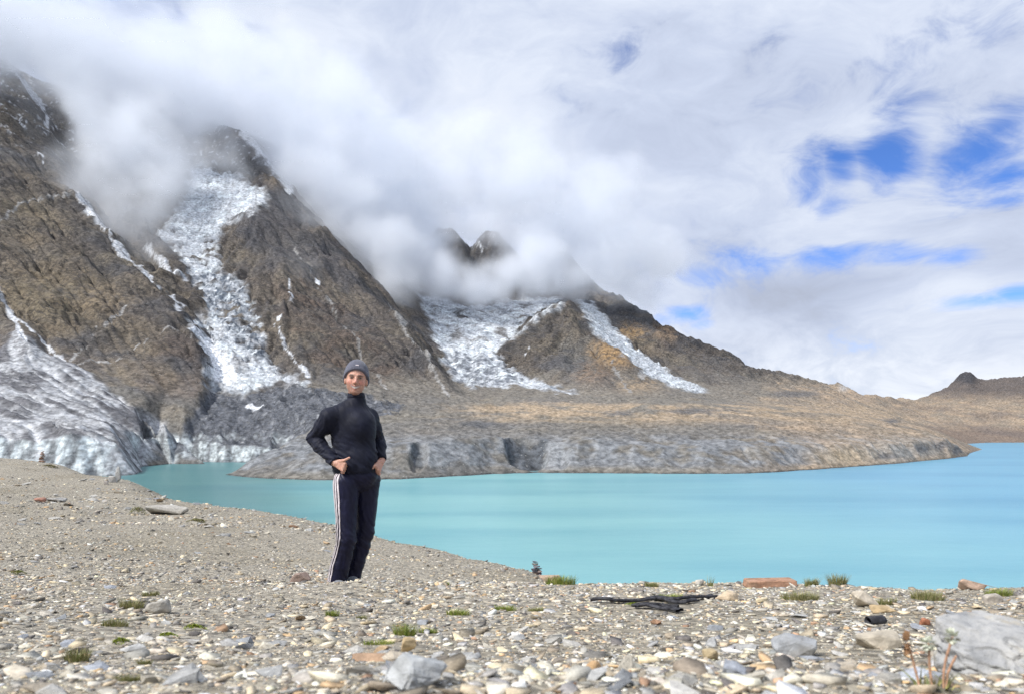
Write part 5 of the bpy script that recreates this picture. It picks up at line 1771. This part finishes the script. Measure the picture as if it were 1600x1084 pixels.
rock("rock", 648, 1072, 92, 50, .8, (.36, .37, .37), "pale grey angular rock at the bottom edge below the grass tuft", "rock", 131, yaw=.5, npts=16, tilt=(.1, .25), rough=.05, sub=2)
rock("rock", 637, 1020, 24, 28, .8, (.46, .35, .20), "small upright ochre stone just below the grass tuft", "rock", 32, yaw=.5)
rock("rock", 930, 1056, 38, 24, .8, (.48, .31, .16), "orange angular stone lying alone near the bottom edge", "rock", 33, yaw=.2)
rock("flat_rock", 1372, 1012, 74, 26, .6, (.44, .39, .31), "tan layered slab with pale top left of the big boulder", "slab", 34, yaw=-.1)
rock("rock", 1236, 1024, 74, 36, .6, (.29, .30, .31), "grey wedge shaped rock sloping down to the right", "rock", 35, yaw=-.3, tilt=(0, .22))
rock("rock", 1378, 957, 50, 15, .5, (.45, .34, .20), "long orange stone lying in front of the cream block", "rock", 36, yaw=.05, npts=11, bevel=.10, sink=.1, rough=.03)
rock("rock", 1352, 948, 56, 30, .6, (.52, .46, .37), "cream wedge shaped block behind the long orange stone", "rock", 37, yaw=.4, tilt=(0, .2), npts=12, sink=.1)
rock("flat_block", 1203, 911, 80, 13, .4, (.38, .22, .145), "flat reddish block on the crest against the lake", "block", 38, sink=.15, D=5.75, npts=8, yaw=.06, rough=.008, bevel=.1)
rock("rock", 1516, 920, 42, 16, .7, (.40, .29, .22), "reddish striped rock on the crest near the right edge", "rock", 39, D=5.4, tilt=(0, .25))
rock("rock", 470, 894, 34, 17, .8, (.27, .20, .165), "brown rock beside the track pants on the slope", "rock", 40, D=7.6)
rock("flat_rock", 262, 803, 68, 15, .5, (.40, .38, .34), "long pale flat slab on the left slope", "slab", 41, sink=.2)
rock("rock", 1093, 907, 17, 11, .8, (.55, .52, .46), "small round cream stone on the crest against the lake", "rock", 42, D=5.8)
rock("rock", 1136, 938, 38, 15, .6, (.50, .40, .28), "flat tan stone beside the end of the black strap", "rock", 43)
rock("rock", 1446, 976, 16, 11, .8, (.33, .14, .08), "small rust red stone above the big boulder's left side", "rock", 44)
rock("rock", 1110, 1030, 26, 18, .8, (.43, .34, .20), "rounded mustard yellow stone below the black strap", "rock", 45, sub=1, npts=34)
rock("flat_rock", 580, 1032, 66, 14, .5, (.40, .27, .18), "flat rusty slab left of the upright ochre stone", "slab", 46)
rock("rock", 1550, 938, 34, 20, .7, (.40, .36, .31), "beige rock beside the grass above the big boulder", "rock", 47, D=4.4)
rock("rock", 1522, 950, 30, 16, .6, (.36, .23, .15), "reddish brown stone touching the top of the big boulder", "rock", 48, D=3.2)
rock("flat_rock", 246, 958, 46, 20, .6, (.37, .35, .31), "tilted grey brown slab on the left foreground", "slab", 49, tilt=(0, -.2))
rock("flat_rock", 848, 905, 62, 12, .6, (.42, .31, .23), "flat rosy tan slab under the stone cairn", "slab", 50, D=13.2)
rock("standing_stone", 185, 752, 9, 26, .7, (.34, .34, .33), "thin upright grey stone standing at the left shore edge", "standing stone", 51, sink=.1)
rock("rock", 177, 753, 13, 11, .8, (.40, .39, .37), "pale boulder leaning against the thin standing stone", "rock", 52)
rock("rock", 166, 757, 10, 7, .8, (.33, .30, .27), "small brown stone left of the thin standing stone", "rock", 53)
rock("rock", 690, 866, 10, 8, .8, (.13, .12, .12), "small dark stone on the shoreline slope right of the person", "rock", 54, D=20.5)
rock("flat_rock", 86, 784, 32, 8, .6, (.36, .35, .33), "small grey slab beside the reddish stone on the left slope", "slab", 55)
rock("rock", 62, 784, 18, 8, .8, (.36, .19, .14), "reddish stone beside a small grey slab on the left slope", "rock", 56)


# cairns: stacked stones
def cairn(px, py, D, hpx, wpx, n, cols, label, seed, side=False):
    p = at(px, py, D); k = D / F
    root = empty("cairn", p)
    tag(root, label, "cairn")
    r = np.random.default_rng(seed)
    z = -.02
    H = hpx * k
    for i in range(n):
        f_ = i / n
        w = wpx * k * (1 - .72 * f_) * r.uniform(.85, 1.1)
        h = H / n * r.uniform(.9, 1.15)
        o = bpy.data.objects.new("stone", rock_mesh("stone", seed * 10 + i, (w, w * r.uniform(.6, .9), h * 1.12), 14, .05))
        COL.objects.link(o); o.parent = root
        o.location = (r.uniform(-.06, .06) * w, r.uniform(-.05, .05) * w, z + h / 2)
        o.rotation_euler = (r.normal(0, .05), r.normal(0, .07), r.uniform(0, 6.28))
        o.color = (*(np.array(cols[i % len(cols)]) * r.uniform(.8, 1.2)), 1)
        z += h
    if side:
        for i in range(6):
            o = bpy.data.objects.new("stone", rock_mesh("stone", seed * 10 + 50 + i, (wpx * k * .42, wpx * k * .34, H * .16), 12, .05))
            COL.objects.link(o); o.parent = root
            if i < 4:
                o.location = (wpx * k * (.34 - .03 * i), -.02, H * (.07 + .145 * i))
            else:
                o.location = (-wpx * k * (.5 + .28 * (i - 4)), -.03, H * .05)
            o.rotation_euler = (r.normal(0, .08), r.normal(0, .1), r.uniform(0, 6.28))
            o.color = (*(np.array(cols[i % len(cols)]) * r.uniform(.7, 1.2)), 1)


cairn(836, 891, 13.4, 26, 24, 8, [(.13, .13, .15), (.18, .17, .19), (.24, .19, .17), (.12, .12, .14)], "tapering cairn of dark flat stones against the lake", 61, True)
cairn(66, 716, 57.5, 18, 13, 5, [(.24, .15, .11), (.30, .19, .14), (.20, .17, .15)], "small reddish brown cairn on the left hilltop before the ice", 62)
cairn(783, 888, 15.2, 6, 6, 3, [(.16, .15, .15), (.2, .18, .17)], "tiny stone stack on the slope edge left of the dark cairn", 63)
# ------------------------------------------------------------------ plants
m_grass, t, b = new_mat("alpine_grass")
tcg = t.node('ShaderNodeTexCoord').outputs['Object']
gcol = t.attr('col')
t.put(b.inputs['Base Color'], t.mix(1.0, gcol, t.sstep(t.noise(tcg, 60, 3), .3, .7, .75, 1.25), 'MULTIPLY'))
t.put(b.inputs['Roughness'], .6); t.put(b.inputs['Specular IOR Level'], .3)


def blades(n, r, h, seed, spread=.8, width=.0016, cols=((.10, .16, .03), (.16, .21, .05), (.26, .25, .10)), lie=.5):
    q = np.random.default_rng(seed)
    V, Fc, Cc_ = [], [], []
    for i in range(n):
        a = q.uniform(0, 6.28); rr = r * math.sqrt(q.uniform())
        bx, by = rr * math.cos(a), rr * math.sin(a) * .7
        L = h * q.uniform(.45, 1.0); lean = q.uniform(.1, 1) * spread; la = a + q.normal(0, .8)
        dx_, dy_ = math.cos(la), math.sin(la)
        wv = np.array([-dy_, dx_, 0]) * width * q.uniform(.7, 1.3)
        b0 = len(V)
        c_ = np.array(cols[int(q.integers(0, len(cols)))]) * q.uniform(.8, 1.25)
        for j, f_ in enumerate((0, .35, .7, 1.0)):
            c0 = np.array([bx + dx_ * lean * L * f_ ** 1.6, by + dy_ * lean * L * f_ ** 1.6, -.006 + L * f_ * (1 - lie * .35 * lean * f_)])
            ww = wv * (1 - f_ * .9)
            V += [c0 - ww, c0 + ww]; Cc_ += [c_, c_]
        for j in range(3):
            Fc.append((b0 + 2 * j, b0 + 2 * j + 1, b0 + 2 * j + 3, b0 + 2 * j + 2))
    return np.array(V), np.array(Fc), np.array(Cc_)


def tuft(px, py, wpx, hpx, label, seed, D=None, dry=False, n=None):
    p = hit(px, py) if D is None else at(px, py, D)
    k = p.y / F
    hpx = hpx * 1.45
    cols = ((.16, .19, .06), (.26, .25, .10), (.34, .30, .16)) if dry else ((.15, .22, .035), (.24, .29, .055), (.32, .32, .10))
    V, Fc, Cc_ = blades(n or int(140 + wpx * 6), wpx * k * .5, hpx * k, seed, .75, max(.0011, .55 * k), cols)
    # sit every blade on the ground
    gz = ground_z(V[:, 0] + p.x, V[:, 1] + p.y) - p.z
    V[:, 2] += gz
    o = mesh_np("grass_tuft", V, Fc, m_grass, True, {'col': Cc_})
    o.location = p
    tag(o, label, "grass tuft", "tufts of alpine grass between the stones")


def moss(px, py, wpx, hpx, label, seed, D=None, col=(.17, .23, .025)):
    p = hit(px, py) if D is None else at(px, py, D)
    k = p.y / F
    q = np.random.default_rng(seed)
    V, Fc, Cc_ = [], [], []
    n = 420
    rx, ry, rz_ = wpx * k * .5, wpx * k * .38, hpx * k
    for i in range(n):
        a = q.uniform(0, 6.28); rr = math.sqrt(q.uniform())
        rr *= .75 + .25 * math.sin(3 * a + seed) 
        x_, y_ = rx * rr * math.cos(a), ry * rr * math.sin(a)
        z_ = rz_ * (1 - rr ** 2) * q.uniform(.5, 1)
        la = q.uniform(0, 6.28); l = rx * .10 * q.uniform(.6, 1.4) + .001
        d1 = np.array([math.cos(la), math.sin(la), q.uniform(.1, .9)]) * l
        d2 = np.array([-math.sin(la), math.cos(la), q.uniform(-.3, .3)]) * l * .55
        c0 = np.array([x_, y_, z_])
        b0 = len(V)
        cc_ = np.array(col) * q.uniform(.6, 1.3)
        V += [c0 - d1 * .6, c0 + d2 * .6, c0 + d1, c0 - d2 * .6]; Cc_ += [cc_] * 4
        Fc.append((b0, b0 + 1, b0 + 2, b0 + 3))
    V = np.array(V)
    V[:, 2] += ground_z(V[:, 0] + p.x, V[:, 1] + p.y) - p.z + .004
    o = mesh_np("moss_cushion", V, np.array(Fc), m_grass, True, {'col': np.array(Cc_)})
    o.location = p
    tag(o, label, "moss", "green moss cushions on the stony ground")



for q in TUFTS:
    tuft(q[0], q[1], q[2], q[3], q[4], q[5], q[6], q[7], q[8])
for q in MOSS:
    moss(q[0], q[1], q[2], q[3], q[4], q[5], q[6], q[7])

# flowering plant in front of the boulder
fp = at(1462, 0, .98)
plant = empty("flowering_plant", fp)
tag(plant, "small alpine plant with rosy stems and white flower heads before the boulder", "plant")
V, Fc, Cc_ = blades(46, .022, .034, 41, 1.5, .0022, ((.20, .21, .07), (.27, .25, .09), (.14, .17, .06)), .9)
mesh_np("leaves", V, Fc, m_grass, True, {'col': Cc_}, parent=plant)
m_stem = simple_mat("rosy_stem", (.46, .27, .17), .6, .3, 120, .2, .001)
m_petal = simple_mat("white_petals", (.66, .68, .55), .6, .2, 150, .3, .001)
m_seed = simple_mat("brown_seed_head", (.30, .17, .09), .8, .4, 150, .4, .001)
for (bx, tx_, hz, head) in ((-.004, -.010, .055, 'w'), (.010, .020, .064, 'w'), (-.02, -.036, .056, 's'), (.014, .024, .040, 'n')):
    Fd = Field((-.07, -.03, -.01), (.07, .03, .09), .0012)
    Fd.v[:] = .05
    for i in range(6):
        f0, f1 = i / 6, (i + 1) / 6
        a0 = np.array([bx + (tx_ - bx) * f0 ** 1.5, .003 * math.sin(f0 * 4), hz * f0]); a1 = np.array([bx + (tx_ - bx) * f1 ** 1.5, .003 * math.sin(f1 * 4), hz * f1])
        Fd.cone(a0, a1, .0017, .0014, .001)
    v_, f_ = Fd.nets()
    st = mesh_np("stem", v_, f_, m_stem, True, parent=plant)
    if head == 'n': continue
    V, Fc = [], []
    q = np.random.default_rng(int(hz * 10000))
    tipp = np.array([tx_, 0, hz])
    for i in range(70 if head == 'w' else 50):
        d_ = q.normal(0, 1, 3); d_ /= np.linalg.norm(d_)
        if head == 's': d_ = d_ * [.5, .5, 1.5]
        c0 = tipp + d_ * .0055; e1 = np.cross(d_, [0.2, .3, 1]); e1 = e1 / (np.linalg.norm(e1) + 1e-6) * .003
        b0 = len(V)
        V += [c0 - e1, c0 + e1, c0 + d_ * .005 + e1 * .5, c0 + d_ * .005 - e1 * .5]; Fc.append((b0, b0 + 1, b0 + 2, b0 + 3))
    mesh_np("flower_head", np.array(V), np.array(Fc), m_petal if head == 'w' else m_seed, True, parent=st)

# ------------------------------------------------------------------ litter: black strap and piece of black hose
m_black, t, b = new_mat("weathered_black_plastic")
tcb = t.node('ShaderNodeTexCoord').outputs['Object']
nb_ = t.noise(tcb, 30, 5, .6)
t.put(b.inputs['Base Color'], t.mix(t.sstep(nb_, .35, .7), (.02, .02, .024), (.075, .076, .085)))
t.put(b.inputs['Roughness'], .8)
t.put(b.inputs['Specular IOR Level'], .2)
t.put(b.inputs['Normal'], t.bump(t.noise(t.vm('MULTIPLY', tcb, (4, 60, 60)), 1, 3), .5, .004))


def strip(points, width, thick, tw=.14):
    """flat twisting band along image points, lying on the ground"""
    P = [hit(px, py) for (px, py) in points]
    C_ = []
    for a, c in zip(P[:-1], P[1:]):
        for i in range(10):
            C_.append(a.lerp(c, i / 10))
    C_.append(P[-1])
    V, Fc = [], []
    for i, c in enumerate(C_):
        d_ = (C_[min(i + 1, len(C_) - 1)] - C_[max(i - 1, 0)]).normalized()
        sd = d_.cross(Vector((0, 0, 1))).normalized()
        ang = tw * math.sin(i * .17) + .12
        wv = sd * math.cos(ang) + Vector((0, 0, 1)) * math.sin(ang)
        nv = d_.cross(wv).normalized()
        w_ = width * (.75 + .3 * math.sin(i * .21 + 1))
        z = float(ground_z(np.array([c.x]), np.array([c.y]))[0]) + .014 + .003 * math.sin(i * .3) + abs(math.sin(ang)) * w_ * .5
        cc_ = Vector((c.x, c.y, z))
        for (u, w) in ((-1, -1), (-.3, -1.6), (.3, -.6), (1, -1), (1, 1), (.3, 1.6), (-.3, .6), (-1, 1)):
            V.append(cc_ + wv * u * w_ * .5 + nv * w * thick * .5)
    n = 8
    for i in range(len(C_) - 1):
        for j in range(n):
            a = i * n + j; c = i * n + (j + 1) % n
            Fc.append((a, c, c + n, a + n))
    return np.array([tuple(v) for v in V]), np.array(Fc)


strap = empty("black_strap", hit(1020, 944))
tag(strap, "strips of torn black plastic strap lying on the stones", "strap")
for points, w in STRIPS:
    V, Fc = strip(points, w, .012)
    V = V - np.array(strap.location)
    s_o = mesh_np("strip", V, Fc, m_black, True, parent=strap)

hp_ = hit(1368, 977)
hose = empty("black_hose_piece", hp_ + Vector((0, 0, .008)))
tag(hose, "short cut piece of black hose left of the big boulder", "hose")
kk = hp_.y / F
rad_o, rad_i, hl_ = 7.5 * kk, 5.6 * kk, 15 * kk
V, Fc = [], []
nn_ = 28
for (r_, x_) in ((rad_o, -hl_), (rad_o, hl_ * .96), (rad_i, hl_), (rad_i, -hl_ * .98)):
    for i in range(nn_):
        a = i / nn_ * 2 * math.pi
        V.append((x_ + .12 * r_ * math.sin(a * 2 + 1), r_ * math.cos(a) * 1.06, r_ * math.sin(a) * .92 + rad_o * .75))
for k_ in range(4):
    for i in range(nn_):
        j = (i + 1) % nn_
        k2 = (k_ + 1) % 4
        Fc.append((k_ * nn_ + i, k_ * nn_ + j, k2 * nn_ + j, k2 * nn_ + i))
hb = mesh_np("hose_wall", np.array(V), np.array(Fc), m_black, True, parent=hose)
hose.rotation_euler = (0, 0, R(18))
